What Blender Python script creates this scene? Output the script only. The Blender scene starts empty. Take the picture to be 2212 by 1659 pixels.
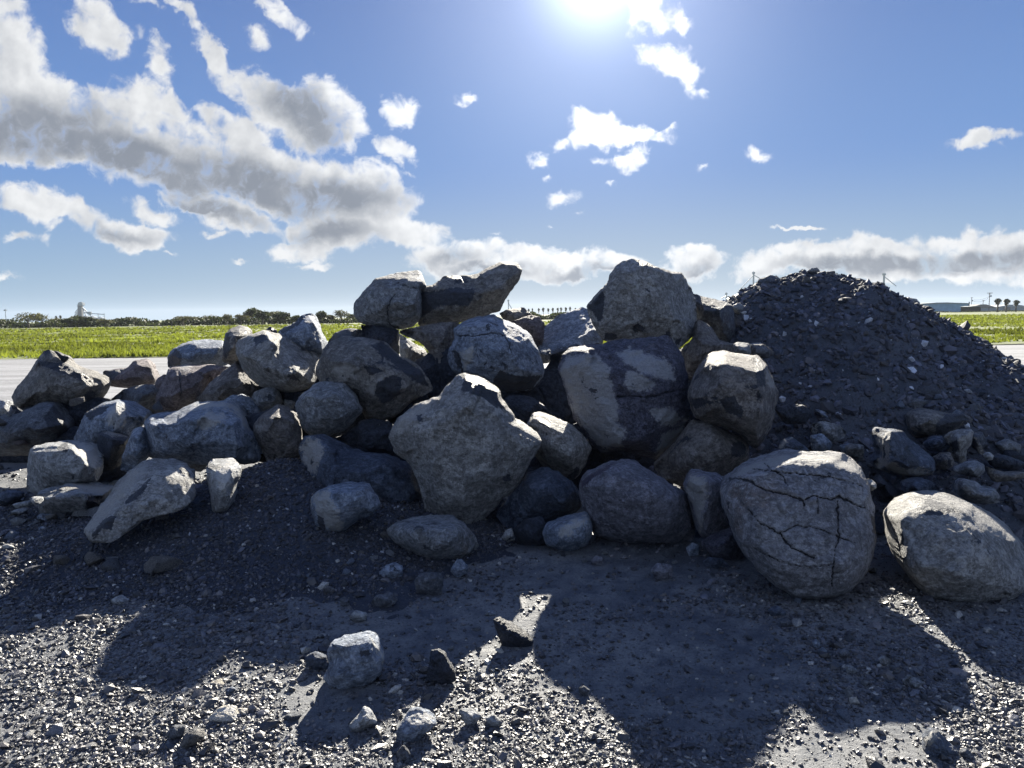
import bpy, bmesh, math, random
import numpy as np
from mathutils import Vector, Matrix, geometry
from math import radians as R

S = bpy.context.scene
COL = S.collection
random.seed(7)
RNG = np.random.default_rng(7)

# ------------------------------------------------------------------ camera
F = 1533.0          # focal length in units of a 2212-wide picture
CAMH = 1.5
pitch = math.atan(149.5/F); roll = math.atan(.0148)
fwd = np.array([0, math.cos(pitch), -math.sin(pitch)]); rt0 = np.array([1., 0, 0]); up0 = np.cross(rt0, fwd)
rt = math.cos(roll)*rt0 - math.sin(roll)*up0
up = math.sin(roll)*rt0 + math.cos(roll)*up0
CAM = np.array([0, 0, CAMH])
cd = bpy.data.cameras.new('camera'); cam = bpy.data.objects.new('camera', cd); COL.objects.link(cam)
cam.matrix_world = Matrix(((rt[0], up[0], -fwd[0], 0), (rt[1], up[1], -fwd[1], 0), (rt[2], up[2], -fwd[2], CAMH), (0, 0, 0, 1)))
cd.sensor_fit = 'HORIZONTAL'; cd.sensor_width = 36; cd.lens = 36*F/2212
cd.clip_start = .05; cd.clip_end = 20000
S.camera = cam

def rays(p):
    p = np.atleast_2d(np.asarray(p, float))
    d = fwd[None]*F + rt[None]*(p[:, :1]-1106) + up[None]*(829.5-p[:, 1:2])
    return d/d[:, 1:2]
def at(x, y, Y):                 # world point seen at (x, y) at distance Y
    return CAM + rays([[x, y]])[0]*Y
def gnd(x, y, z=0):
    d = rays([[x, y]])[0]; return CAM + d*((z-CAMH)/d[2])

# ------------------------------------------------------------------ light
sd = rays([[1290, -70]])[0]; sd = sd/np.linalg.norm(sd)
SUN_EL = math.asin(sd[2]); SUN_AZ = math.atan2(sd[0], sd[1])
sl = bpy.data.lights.new('sun', 'SUN'); sl.energy = 5.0; sl.angle = R(.55); sl.color = (1, .93, .80)
so = bpy.data.objects.new('sun', sl); COL.objects.link(so)
so.rotation_euler = Vector(sd).to_track_quat('Z', 'Y').to_euler()
S.view_settings.view_transform = 'Standard'; S.view_settings.look = 'None'
S.view_settings.exposure = 1.85; S.view_settings.gamma = 1
S.cycles.use_denoising = True
S.cycles.max_bounces = 5; S.cycles.diffuse_bounces = 3; S.cycles.glossy_bounces = 3
S.cycles.sample_clamp_indirect = 6

# ------------------------------------------------------------------ node helpers
class NT:
    def __init__(s, tree): s.t = tree; s.n = tree.nodes; s.l = tree.links
    def new(s, typ, **kw):
        n = s.n.new(typ)
        for k, v in kw.items(): setattr(n, k, v)
        return n
    def put(s, sock, v):
        if v is None: return
        if isinstance(v, bpy.types.NodeSocket): s.l.new(v, sock)
        elif isinstance(v, (tuple, list)) and sock.type == 'RGBA' and len(v) == 3: sock.default_value = (*v, 1)
        else: sock.default_value = v
    def m(s, op, a, b=None, c=None, clamp=False):
        n = s.new('ShaderNodeMath', operation=op, use_clamp=clamp)
        s.put(n.inputs[0], a); s.put(n.inputs[1], b)
        if c is not None: s.put(n.inputs[2], c)
        return n.outputs[0]
    def v(s, op, a, b=None, out=0):
        n = s.new('ShaderNodeVectorMath', operation=op)
        s.put(n.inputs[0], a)
        if b is not None: s.put(n.inputs[3] if op == 'SCALE' else n.inputs[1], b)
        return n.outputs[out]
    def noise(s, vec, scale, detail=4, rough=.55, dist=0, out='Fac'):
        n = s.new('ShaderNodeTexNoise'); s.put(n.inputs['Vector'], vec)
        n.inputs['Scale'].default_value = scale; n.inputs['Detail'].default_value = detail
        n.inputs['Roughness'].default_value = rough; n.inputs['Distortion'].default_value = dist
        return n.outputs[out]
    def step(s, x, lo, hi, a=0., b=1.):
        n = s.new('ShaderNodeMapRange', interpolation_type='SMOOTHSTEP', clamp=True)
        s.put(n.inputs[0], x)
        for i, q in enumerate((lo, hi, a, b)): s.put(n.inputs[1+i], q)
        return n.outputs[0]
    def mix(s, f, a, b, mode='MIX'):
        n = s.new('ShaderNodeMix', data_type='RGBA', blend_type=mode)
        s.put(n.inputs[0], f); s.put(n.inputs[6], a); s.put(n.inputs[7], b)
        return n.outputs[2]
    def attr(s, name):
        return s.new('ShaderNodeAttribute', attribute_name=name)
    def bump(s, h, strength, dist, nrm=None):
        n = s.new('ShaderNodeBump'); n.inputs['Strength'].default_value = strength; n.inputs['Distance'].default_value = dist
        s.put(n.inputs['Height'], h); s.put(n.inputs['Normal'], nrm)
        return n.outputs[0]
def material(name):
    m = bpy.data.materials.new(name); m.use_nodes = True
    t = NT(m.node_tree); return m, t, m.node_tree.nodes['Principled BSDF']

# ------------------------------------------------------------------ sky with clouds
W = bpy.data.worlds.new('World'); S.world = W; W.use_nodes = True
w = NT(W.node_tree)
bg = W.node_tree.nodes['Background']
sky = w.new('ShaderNodeTexSky', sky_type='NISHITA', sun_disc=False, sun_elevation=SUN_EL, sun_rotation=SUN_AZ,
            altitude=0, air_density=1.0, dust_density=.7, ozone_density=2.5)
# the physical sky is strongly compressed round the sun and laid over a clear-day gradient
lum = w.new('ShaderNodeRGBToBW'); w.put(lum.inputs[0], sky.outputs[0])
comp = w.v('SCALE', sky.outputs[0], w.m('DIVIDE', .055, w.m('ADD', 1.0, w.m('MULTIPLY', lum.outputs[0], .16))))
tc = w.new('ShaderNodeTexCoord'); sp = w.new('ShaderNodeSeparateXYZ'); w.put(sp.inputs[0], tc.outputs['Generated'])
elev = w.m('MAXIMUM', sp.outputs[2], 0)
g1 = w.mix(w.step(elev, .0, .20), (.076, .122, .172), (.042, .084, .178))
g2 = w.mix(w.step(elev, .14, .55), g1, (.021, .043, .122))
sdot = w.v('DOT_PRODUCT', tc.outputs['Generated'], tuple(float(q) for q in sd), out=1)
side = w.step(sdot, .55, 1.0, 0, 1)
g3 = w.mix(w.m('MULTIPLY', w.step(elev, .22, .0), w.m('MULTIPLY', w.m('POWER', w.m('MAXIMUM', sdot, 0), 5.0), .6)), g2, (.139, .156, .170))
glow = w.m('ADD', w.m('MULTIPLY', w.m('POWER', w.m('MAXIMUM', sdot, 0), 560.), .34), w.m('ADD', w.m('MULTIPLY', w.m('POWER', w.m('MAXIMUM', sdot, 0), 60.), .12), w.m('MULTIPLY', w.m('POWER', w.m('MAXIMUM', sdot, 0), 9.), .010)))
g4 = w.v('ADD', g3, w.v('SCALE', (.86, .95, 1.12), glow))
skyc = w.mix(.07, g4, comp)
w.put(bg.inputs['Color'], skyc); bg.inputs['Strength'].default_value = 1.0
yy = w.m('MAXIMUM', sp.outputs[1], .02)
cu = w.m('DIVIDE', sp.outputs[0], yy); cv = w.m('DIVIDE', sp.outputs[2], yy)
cb = w.new('ShaderNodeCombineXYZ'); w.put(cb.inputs[0], cu); w.put(cb.inputs[1], cv); UV = cb.outputs[0]
# wobble the cloud outlines so they break up into billows
wob = w.noise(UV, 11, 5, .6, out='Color')
wob = w.v('SCALE', w.v('SUBTRACT', wob, (.5, .5, .5)), .075)
UVW = w.v('ADD', UV, wob)
def blobs(lst, vec):
    acc = None
    for (x, y, rx, ry, ang, wt) in lst:
        wt = wt*(.67 if rx <= 60 and lst is CL else 1)
        c = rays([[x, y]])[0]; rx, ry = (rx*1.06, ry*1.06) if rx > 60 else (rx*1.05, ry*1.05)
        mp = w.new('ShaderNodeMapping', vector_type='TEXTURE'); w.put(mp.inputs[0], vec if acc is None else w.v('ADD', vec, w.v('SCALE', (1e-6, 1e-6, 0), acc)))
        mp.inputs[1].default_value = (c[0], c[2], 0); mp.inputs[2].default_value = (0, 0, R(-ang)); mp.inputs[3].default_value = (rx/F, ry/F, 1)
        ln = w.v('LENGTH', mp.outputs[0], out=1)
        val = w.m('MULTIPLY', w.m('SUBTRACT', 1.0, ln), wt)
        if acc is None: acc = val
        else:
            acc = w.m('SMOOTH_MAX', acc, val, .12)
    return acc
CL = [ # x, y, rx, ry, angle (down to the right positive), weight
 (-60,120,150,150,0,1),(20,230,190,90,10,1),(150,250,180,80,15,1),(60,300,220,60,8,1),(250,290,200,95,18,1),(400,330,220,90,22,1),(330,230,110,60,25,.8),
 (540,370,200,80,22,1),(690,405,190,80,12,1),(800,430,110,75,20,1),(620,250,120,55,38,1),(700,240,90,75,20,1),(560,200,120,40,42,.8),(470,110,85,25,48,.6),
 (215,60,70,55,40,.8),(190,20,40,40,0,.6),(340,120,30,60,-20,.65),(395,20,90,18,40,.5),(590,20,75,26,35,.7),(545,75,30,22,50,.55),(320,5,50,14,20,.5),(15,10,40,30,20,.7),
 (500,270,90,40,40,.8),(450,440,120,28,20,.8),(530,480,110,26,8,.7),(330,455,70,25,15,.55),(720,500,120,50,5,.85),(650,535,80,26,0,.7),(850,500,110,30,12,.7),(810,380,70,40,30,.7),
 (860,235,45,38,0,.75),(845,320,62,30,22,.75),(880,368,24,10,10,.45),
 (60,440,95,42,18,.75),(150,470,90,40,15,.7),(280,505,100,32,3,.8),(40,520,60,12,3,.55),(10,592,40,10,5,.5),(150,505,25,12,0,.45),(525,556,18,5,0,.45),(370,545,20,5,0,.4),(460,508,30,8,5,.4),(668,566,40,7,0,.5),
 (930,520,70,30,10,.6),(920,550,55,28,0,.6),(990,555,95,45,5,.85),(1080,565,90,38,0,.8),(1170,560,80,28,0,.75),(1240,575,110,32,0,.8),(1330,570,90,30,0,.75),(1180,590,160,18,0,.6),
 (1510,565,75,30,3,.85),(1450,575,55,16,0,.6),(1740,560,170,36,-6,.9),(1690,545,60,22,0,.7),(1880,550,200,45,-3,1),(2050,545,240,50,-4,1),(2200,555,200,50,0,1),(1950,590,200,26,3,.7),(2150,600,160,24,0,.6),(1640,574,60,10,-3,.6),
 (1290,262,70,38,15,.8),(1355,285,105,24,10,.75),(1250,290,26,30,-40,.6),(1365,335,48,28,-35,.65),(1205,310,24,16,0,.45),(1165,343,24,20,0,.55),(1445,284,22,13,-30,.55),(1300,335,30,12,0,.45),
 (1180,383,20,10,0,.4),(1205,427,48,17,-3,.6),(1233,468,16,7,-20,.4),(1190,491,11,8,0,.4),(1322,391,30,6,0,.4),(1070,514,20,8,0,.4),(1000,200,18,8,0,.35),
 (1420,20,60,36,10,.7),(1470,35,30,30,0,.6),(1430,120,50,36,30,.65),(1475,150,36,42,0,.65),(1375,50,14,26,0,.4),
 (1620,343,30,15,0,.5),(1525,379,26,8,0,.4),(2125,298,70,15,-4,.5),(2130,310,35,12,20,.45),(1710,494,70,5,0,.4),(1500,190,20,15,0,.3)]
dens0 = blobs(CL, UVW)
n1 = w.noise(UV, 13, 4, .5); n3 = w.noise(UV, 40, 6, .62, .6)
n2 = w.noise(UV, 6, 3, .5, .2)
sun2 = (sd[0]/sd[1], sd[2]/sd[1])
off = w.v('SCALE', w.v('NORMALIZE', w.v('SUBTRACT', (sun2[0], sun2[1], 0), UV)), .012)
n1b = w.noise(w.v('ADD', UV, off), 13, 4, .5)
vo = w.new('ShaderNodeTexVoronoi', feature='SMOOTH_F1'); vo.inputs['Scale'].default_value = 34; vo.inputs['Smoothness'].default_value = .5
w.put(vo.inputs['Vector'], UVW)
core = w.m('MINIMUM', w.m('MULTIPLY', dens0, 1.9), .62)
dens = w.m('ADD', w.m('ADD', core, w.m('MULTIPLY', w.m('SUBTRACT', n3, .5), 1.35)), w.m('ADD', w.m('MULTIPLY', w.m('SUBTRACT', n1, .5), 1.35), w.m('MULTIPLY', w.m('SUBTRACT', .42, vo.outputs['Distance']), .45)))
alpha = w.m('MULTIPLY', w.step(dens, -.02, .62), w.step(sp.outputs[1], .02, .12))
GRY = [(60,290,260,50,8,1),(330,350,230,55,16,1),(560,400,200,50,14,1),(720,425,150,48,6,1),(660,250,95,48,32,1),(440,450,120,20,18,.8),(720,505,80,22,0,.6),
 (1060,585,90,14,0,.7),(1260,590,80,12,0,.7),(1510,580,40,14,0,.5),(1900,570,200,22,-3,1),(2100,565,200,26,-3,1),(250,510,60,12,0,.4),(1330,590,60,10,0,.6),(120,260,130,40,10,.6),(980,565,50,14,0,.5)]
gry = blobs(GRY, UVW)
relief = w.m('MULTIPLY', w.m('SUBTRACT', n1b, n1), 2.0)
thick = w.step(w.m('ADD', w.m('MULTIPLY', dens, .45), w.m('MULTIPLY', core, .55)), .20, .66)
gm_ = w.step(gry, -.5, .55)
shade = w.m('ADD', w.m('MULTIPLY', thick, w.m('ADD', w.m('MULTIPLY', gm_, .85), .13)), w.m('ADD', w.m('MULTIPLY', relief, w.m('SUBTRACT', 1.0, w.m('MULTIPLY', gm_, .82))), w.m('ADD', w.m('MULTIPLY', w.m('SUBTRACT', n2, .5), .25), w.m('MULTIPLY', w.m('SUBTRACT', n3, .5), .12))))
shade = w.m('MAXIMUM', w.m('MINIMUM', shade, 1), 0)
ccol = w.mix(shade, (.235, .24, .245), (.072, .081, .098))
# near the sun the clouds glare
sang = w.v('DOT_PRODUCT', w.v('NORMALIZE', tc.outputs['Generated']), tuple(float(q) for q in sd), out=1)
glare = w.step(sang, .90, 1.0, 1.0, 1.6)
cbg = w.new('ShaderNodeBackground'); w.put(cbg.inputs[0], ccol); w.put(cbg.inputs[1], glare)
# unseen cloud cover added behind the camera, to lift fill on shaded sides
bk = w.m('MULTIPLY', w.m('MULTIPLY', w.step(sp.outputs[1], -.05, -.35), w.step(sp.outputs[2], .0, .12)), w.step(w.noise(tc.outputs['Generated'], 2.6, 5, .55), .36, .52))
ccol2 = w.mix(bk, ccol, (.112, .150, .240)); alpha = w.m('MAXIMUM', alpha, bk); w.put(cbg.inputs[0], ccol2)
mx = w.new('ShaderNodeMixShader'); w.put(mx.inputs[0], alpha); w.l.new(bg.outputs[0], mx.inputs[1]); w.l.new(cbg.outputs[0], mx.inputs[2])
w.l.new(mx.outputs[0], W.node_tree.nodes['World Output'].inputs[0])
try: W.cycles.sampling_method = 'NONE'
except Exception: pass

# ------------------------------------------------------------------ numpy noise
_p = np.random.default_rng(3).permutation(256); _p = np.concatenate([_p, _p, _p])
_g = np.random.default_rng(4).normal(size=(256, 3)); _g /= np.linalg.norm(_g, axis=1)[:, None]
def perlin(P):
    P = np.asarray(P, float); i = np.floor(P).astype(int); f = P-i; i &= 255
    u = f*f*f*(f*(f*6-15)+10); out = 0
    for dx in (0, 1):
        for dy in (0, 1):
            for dz in (0, 1):
                h = _p[_p[_p[i[:, 0]+dx]+i[:, 1]+dy]+i[:, 2]+dz]
                g = _g[h]; d = f-np.array([dx, dy, dz])
                wt = (u[:, 0] if dx else 1-u[:, 0])*(u[:, 1] if dy else 1-u[:, 1])*(u[:, 2] if dz else 1-u[:, 2])
                out = out+wt*(g*d).sum(1)
    return out*1.6
def fbm(P, o=4, g=.5):
    a = 1; s = 0
    for k in range(o):
        s = s+a*perlin(P*2**k+k*17.3); a *= g
    return s
def ridged(P, o=3):
    a = 1; s = 0
    for k in range(o):
        s = s+a*(1-np.abs(perlin(P*2**k+k*9.1))*2); a *= .5
    return s

# ------------------------------------------------------------------ object helpers
def tag(o, label=None, cat=None, group=None, kind=None):
    if label: o['label'] = label
    if cat: o['category'] = cat
    if group: o['group'] = group
    if kind: o['kind'] = kind
    return o
def link(name, me, mat=None, parent=None, loc=None):
    o = bpy.data.objects.new(name, me); COL.objects.link(o)
    if mat is not None:
        for q in (mat if isinstance(mat, (list, tuple)) else [mat]): me.materials.append(q)
    if parent is not None: o.parent = parent
    if loc is not None: o.location = loc
    return o
def np_mesh(name, V, T, smooth=True, attrs=None):
    """V (n,3), T (m,3) triangles or (m,4) quads"""
    me = bpy.data.meshes.new(name)
    V = np.asarray(V, np.float32); T = np.asarray(T, np.int32)
    k = T.shape[1]
    me.vertices.add(len(V)); me.vertices.foreach_set('co', V.ravel())
    me.loops.add(T.size); me.loops.foreach_set('vertex_index', T.ravel())
    me.polygons.add(len(T)); me.polygons.foreach_set('loop_start', np.arange(0, T.size, k, dtype=np.int32))
    if smooth: me.polygons.foreach_set('use_smooth', np.ones(len(T), bool))
    else: me.polygons.foreach_set('use_smooth', np.zeros(len(T), bool))
    for an, (typ, arr) in (attrs or {}).items():
        a = me.attributes.new(an, typ, 'POINT')
        if typ == 'FLOAT': a.data.foreach_set('value', np.asarray(arr, np.float32))
        else: a.data.foreach_set('color', np.asarray(arr, np.float32).ravel())
    me.update(calc_edges=True)
    return me
def empty(name, loc, rz=0):
    o = bpy.data.objects.new(name, None); COL.objects.link(o); o.location = loc; o.rotation_euler = (0, 0, rz); return o
def copy_tree(o, parent=None, loc=None, rz=None, sc=None):
    c = o.copy(); COL.objects.link(c)
    if parent is not None: c.parent = parent
    if loc is not None: c.location = loc
    if rz is not None: c.rotation_euler = (0, 0, rz)
    if sc is not None: c.scale = sc
    for ch in list(o.children): copy_tree(ch, c)
    return c

# ------------------------------------------------------------------ materials
def rock_mat(name, c1, c2, cdark=(.028, .032, .042), cpale=(.42, .41, .39), speck=.35, cover=.0, rough=.78, fine=1.0, warm=None):
    k_ = 1.05 if min(c1) > .3 else (1.1 if max(c1) < .05 else 1.48); c1 = (c1[0]*k_*.95, c1[1]*k_, c1[2]*k_*1.10); c2 = (c2[0]*k_*.95, c2[1]*k_, c2[2]*k_*1.10)
    m, t, b = material(name)
    tcn = t.new('ShaderNodeTexCoord'); oi = t.new('ShaderNodeObjectInfo')
    rv = t.v('SCALE', (13.7, 7.3, 23.1), oi.outputs['Random']); vec = t.v('ADD', tcn.outputs['Object'], rv)
    big = t.noise(vec, 3.2, 5, .6, .3); mid = t.noise(vec, 14, 6, .65, .2); fin = t.noise(vec, 85, 5, .7)
    col = t.mix(t.step(big, .35, .65), c1, c2)
    if warm: col = t.mix(t.step(t.noise(vec, 2.1, 4, .6, .5), .5, .68, 0, .75), col, warm)
    col = t.mix(t.step(mid, .38, .66, .0, .40), col, tuple(q*.48 for q in c1))
    bl = t.noise(vec, 7.5, 6, .68, 1.2); bl2 = t.noise(t.v('ADD', vec, (7.1, 3.3, 1.9)), 11, 6, .7, .8)
    col = t.mix(t.step(bl, .52, .58, 0, .62), col, tuple(min(.75, q*1.38) for q in c2))
    col = t.mix(t.step(bl2, .53, .60, 0, .62), col, tuple(q*.50 for q in c1))
    st = t.new('ShaderNodeMapping'); st.inputs[2].default_value = (.5, .35, 0); st.inputs[3].default_value = (1.2, 1.2, 7.); t.put(st.inputs[0], vec); stn = t.noise(st.outputs[0], 3.2, 6, .7, .5)
    col = t.mix(t.step(stn, .50, .60, 0, .34), col, tuple(q*.6 for q in c1))
    mot = t.noise(vec, 33, 5, .7, .4)
    col = t.mix(t.step(mot, .50, .60, 0, .62), col, tuple(q*.38 for q in c1))
    col = t.mix(t.step(mot, .45, .36, 0, .55), col, tuple(min(.75, q*1.45) for q in c2))
    # mineral grain and pits
    col = t.mix(t.m('MULTIPLY', t.step(fin, .50, .64), speck), col, tuple(q*.28 for q in c1))
    col = t.mix(t.m('MULTIPLY', t.step(fin, .48, .34), speck*.75), col, tuple(min(.75, q*1.55) for q in c2))
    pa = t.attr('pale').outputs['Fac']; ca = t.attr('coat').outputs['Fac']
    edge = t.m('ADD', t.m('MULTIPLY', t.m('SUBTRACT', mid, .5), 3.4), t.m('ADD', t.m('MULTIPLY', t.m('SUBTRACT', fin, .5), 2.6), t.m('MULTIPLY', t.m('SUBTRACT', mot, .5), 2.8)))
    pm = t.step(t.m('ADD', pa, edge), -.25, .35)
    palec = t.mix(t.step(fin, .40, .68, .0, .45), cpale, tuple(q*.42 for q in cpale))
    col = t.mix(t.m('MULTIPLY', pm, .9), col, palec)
    auto = t.m('SUBTRACT', t.m('MULTIPLY', t.m('SUBTRACT', t.noise(vec, 4.6, 6, .62, .6), .68-cover), 9), 0)
    cm = t.step(t.m('ADD', t.m('MAXIMUM', ca, auto), t.m('MULTIPLY', edge, .45)), -.05, .14)
    dk = t.mix(t.step(fin, .38, .7), cdark, tuple(q*2.1 for q in cdark))
    col = t.mix(t.m('MULTIPLY', cm, .93), col, dk)
    t.put(b.inputs['Base Color'], col)
    t.put(b.inputs['Roughness'], t.m('SUBTRACT', rough, t.m('MULTIPLY', cm, .22)))
    b.inputs['Specular IOR Level'].default_value = .4
    vor = t.new('ShaderNodeTexVoronoi', feature='F1'); t.put(vor.inputs['Vector'], t.v('ADD', vec, t.v('SCALE', t.noise(vec, 6, 3, .5, out='Color'), .18))); vor.inputs['Scale'].default_value = 9
    h = t.m('ADD', t.m('MULTIPLY', mid, 1.0), t.m('ADD', t.m('MULTIPLY', fin, .38), t.m('MULTIPLY', vor.outputs['Distance'], .35)))
    h = t.m('ADD', h, t.m('ADD', t.m('MULTIPLY', mot, -.6), t.m('MULTIPLY', stn, .5))); h = t.m('SUBTRACT', h, t.m('MULTIPLY', cm, .2))
    t.put(b.inputs['Normal'], t.bump(h, 1.0*fine, .07))
    return m
M = {
 'tan':   rock_mat('tan_rock', (.195, .182, .158), (.28, .265, .235), cover=.02),
 'tand':  rock_mat('tan_dark_rock', (.13, .118, .10), (.20, .18, .15), cover=.06),
 'grey':  rock_mat('grey_rock', (.16, .165, .165), (.235, .235, .225), cover=.03, warm=(.22, .185, .14)),
 'greyd': rock_mat('dark_grey_rock', (.075, .08, .088), (.125, .128, .13), cover=.06, warm=(.13, .11, .09)),
 'blue':  rock_mat('blue_grey_rock', (.13, .155, .19), (.24, .26, .285), cover=.02, cpale=(.5, .5, .49)),
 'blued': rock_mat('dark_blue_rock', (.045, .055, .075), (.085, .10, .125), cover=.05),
 'brown': rock_mat('brown_rock', (.115, .10, .085), (.18, .16, .138), cover=.04),
 'rednd': rock_mat('reddish_rock', (.115, .09, .085), (.185, .15, .14), cover=.03),
 'purp':  rock_mat('purple_rock', (.118, .113, .124), (.185, .178, .188), cover=.0, cdark=(.04, .034, .055)),
 'purpd': rock_mat('dark_purple_rock', (.050, .048, .064), (.092, .090, .108), cover=.0, cpale=(.40, .41, .43), speck=.6),
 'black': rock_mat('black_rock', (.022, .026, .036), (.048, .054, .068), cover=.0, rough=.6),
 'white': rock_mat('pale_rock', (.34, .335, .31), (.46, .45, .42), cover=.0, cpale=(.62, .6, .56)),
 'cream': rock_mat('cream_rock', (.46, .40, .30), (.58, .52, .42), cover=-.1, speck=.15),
 'ball':  rock_mat('weathered_rock', (.17, .16, .155), (.245, .235, .225), cover=.0, warm=(.23, .17, .13), cdark=(.02, .02, .024)),
}
def gravel_mat(name, gain=1.0, rough=.5):
    m, t, b = material(name)
    a = t.attr('tint').outputs['Color']; tcn = t.new('ShaderNodeTexCoord')
    n = t.noise(tcn.outputs['Object'], 160, 3, .6)
    t.put(b.inputs['Base Color'], t.mix(t.step(n, .3, .7, .15, .6), a, (.03*gain, .032*gain, .037*gain)))
    b.inputs['Roughness'].default_value = rough; b.inputs['Specular IOR Level'].default_value = .5
    t.put(b.inputs['Normal'], t.bump(n, .6, .004))
    return m
def dirt_mat(name, c1, c2, wet=.5, scale=1.0, bumpd=.03):
    m, t, b = material(name)
    tcn = t.new('ShaderNodeTexCoord'); v = tcn.outputs['Object']
    big = t.noise(v, .9*scale, 4, .6, .4); mid = t.noise(v, 9*scale, 6, .65); fin = t.noise(v, 70*scale, 5, .7); vf = t.noise(v, 240*scale, 3, .7)
    col = t.mix(t.step(t.m('ADD', t.m('MULTIPLY', mid, .5), t.m('MULTIPLY', big, .5)), .4, .6), c1, c2)
    col = t.mix(t.step(fin, .45, .7, 0, .75), col, tuple(q*.35 for q in c1))
    col = t.mix(t.step(vf, .60, .70, 0, .6), col, tuple(min(.5, q*2.6) for q in c2))
    t.put(b.inputs['Base Color'], col)
    t.put(b.inputs['Roughness'], t.step(t.m('ADD', t.m('MULTIPLY', big, .6), t.m('MULTIPLY', mid, .4)), .38, .6, .86-wet*.5, .9))
    b.inputs['Specular IOR Level'].default_value = .45
    h = t.m('ADD', t.m('MULTIPLY', mid, .6), t.m('ADD', t.m('MULTIPLY', fin, .35), t.m('MULTIPLY', vf, .15)))
    t.put(b.inputs['Normal'], t.bump(h, .9, bumpd))
    return m
MD = dirt_mat('damp_dirt', (.060, .068, .084), (.158, .164, .170), wet=.85)
MP = dirt_mat('pile_fines', (.040, .048, .064), (.076, .085, .104), wet=.2, scale=1.5)
MH = dirt_mat('heap_fines', (.018, .023, .037), (.040, .048, .066), wet=.3, scale=1.5)
MG = gravel_mat('crushed_gravel', 1, .38); MG2 = gravel_mat('dark_gravel', 1.0, .8)
def simple(name, c, rough=.7, nscale=3, var=.25, metal=0, bumps=0):
    m, t, b = material(name); tcn = t.new('ShaderNodeTexCoord')
    n = t.noise(tcn.outputs['Object'], nscale, 5, .6)
    t.put(b.inputs['Base Color'], t.mix(t.step(n, .3, .7), tuple(q*(1-var) for q in c), tuple(min(1, q*(1+var)) for q in c)))
    b.inputs['Roughness'].default_value = rough; b.inputs['Metallic'].default_value = metal
    if bumps: t.put(b.inputs['Normal'], t.bump(n, .6, bumps))
    return m

# ------------------------------------------------------------------ terrain heights
SIL = [(340,330),(380,290),(470,222),(570,150),(700,125),(870,95),(1000,105),(1140,120),(1220,170),(1340,215),(1440,262),(1560,305),(1620,350),(1750,440),(1850,500),(1990,600),(2060,680),(2160,780),(2260,850),(2500,1010),(2900,1260)]
YC = 7.5
_s = np.array([at(1443.9+x*.3472, 548.6+y*.3472, YC) for x, y in SIL])
SX, SZ = _s[:, 0].copy(), _s[:, 2].copy()-.01
SX = np.concatenate([[SX[0]-1.6, SX[0]-.7], SX, [SX[-1]+1.5]]); SZ = np.concatenate([[0, .45], SZ, [-.1]])
def pile_h(X, Y):
    Hc = np.interp(X, SX, SZ)
    # soften: the crest line follows the traced silhouette at YC
    fr = np.clip((YC-Y)/(2.95), 0, 1.3); bk = np.clip((Y-YC)/2.6, 0, 1.3)
    P = np.stack([X*1.1, Y*1.1, X*0+5.], -1).reshape(-1, 3)
    lum = fbm(P, 4).reshape(X.shape)
    t = np.where(Y < YC, fr, bk)
    h = Hc*(1-t**1.25)
    amp = np.clip(.12+t*2.6, 0, 1)*np.clip(Hc, 0, 1)
    P2 = np.stack([X*5, Y*5, X*0+1.], -1).reshape(-1, 3)
    h = h + lum*.22*amp + fbm(P2, 3).reshape(X.shape)*.035*np.clip(Hc*2, 0, 1)
    return np.where(t > 1.15, -.3, h)-.02
def mound_h(X, Y):
    def cone(cx, cy, rx, ry, h, ang=0):
        c, s = math.cos(ang), math.sin(ang); dx, dy = X-cx, Y-cy
        r = np.hypot((dx*c+dy*s)/rx, (-dx*s+dy*c)/ry)
        return h*np.clip(1-r, -.3, 1)
    a = cone(-1.75, 5.3, 1.6, 1.75, .50); b = cone(-2.6, 4.75, 1.35, 1.0, .24, .3); c = cone(-1.0, 4.9, 1.2, 1.1, .20)
    k = 14.; d = cone(-3.5, 5.45, .9, .8, .13)
    h = np.log(np.exp(a*k)+np.exp(b*k)+np.exp(c*k)+np.exp(d*k))/k - .06
    P = np.stack([X*2.2, Y*2.2, X*0+9.], -1).reshape(-1, 3)
    return h + fbm(P, 4).reshape(X.shape)*.025
def ground_h(X, Y):
    P = np.stack([X*.8, Y*.8, X*0+2.], -1).reshape(-1, 3)
    near = np.clip((14-Y)/6, 0, 1)*np.clip((10-np.abs(X))/3, 0, 1)
    P2 = np.stack([X*6, Y*6, X*0+3.], -1).reshape(-1, 3)
    return (fbm(P, 3).reshape(X.shape)*.016 + fbm(P2, 3).reshape(X.shape)*.0055)*near
def surf_h(X, Y):
    X = np.asarray(X, float); Y = np.asarray(Y, float)
    return np.maximum(np.maximum(ground_h(X, Y), mound_h(X, Y)), pile_h(X, Y))

def hitD(x, y):
    Ys = np.arange(2., 9., .02); P = CAM[None]+rays([[x, y]])*Ys[:, None]; h = surf_h(P[:, 0], P[:, 1]); k = np.argmax(P[:, 2] <= h)
    return float(Ys[k])

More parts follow.
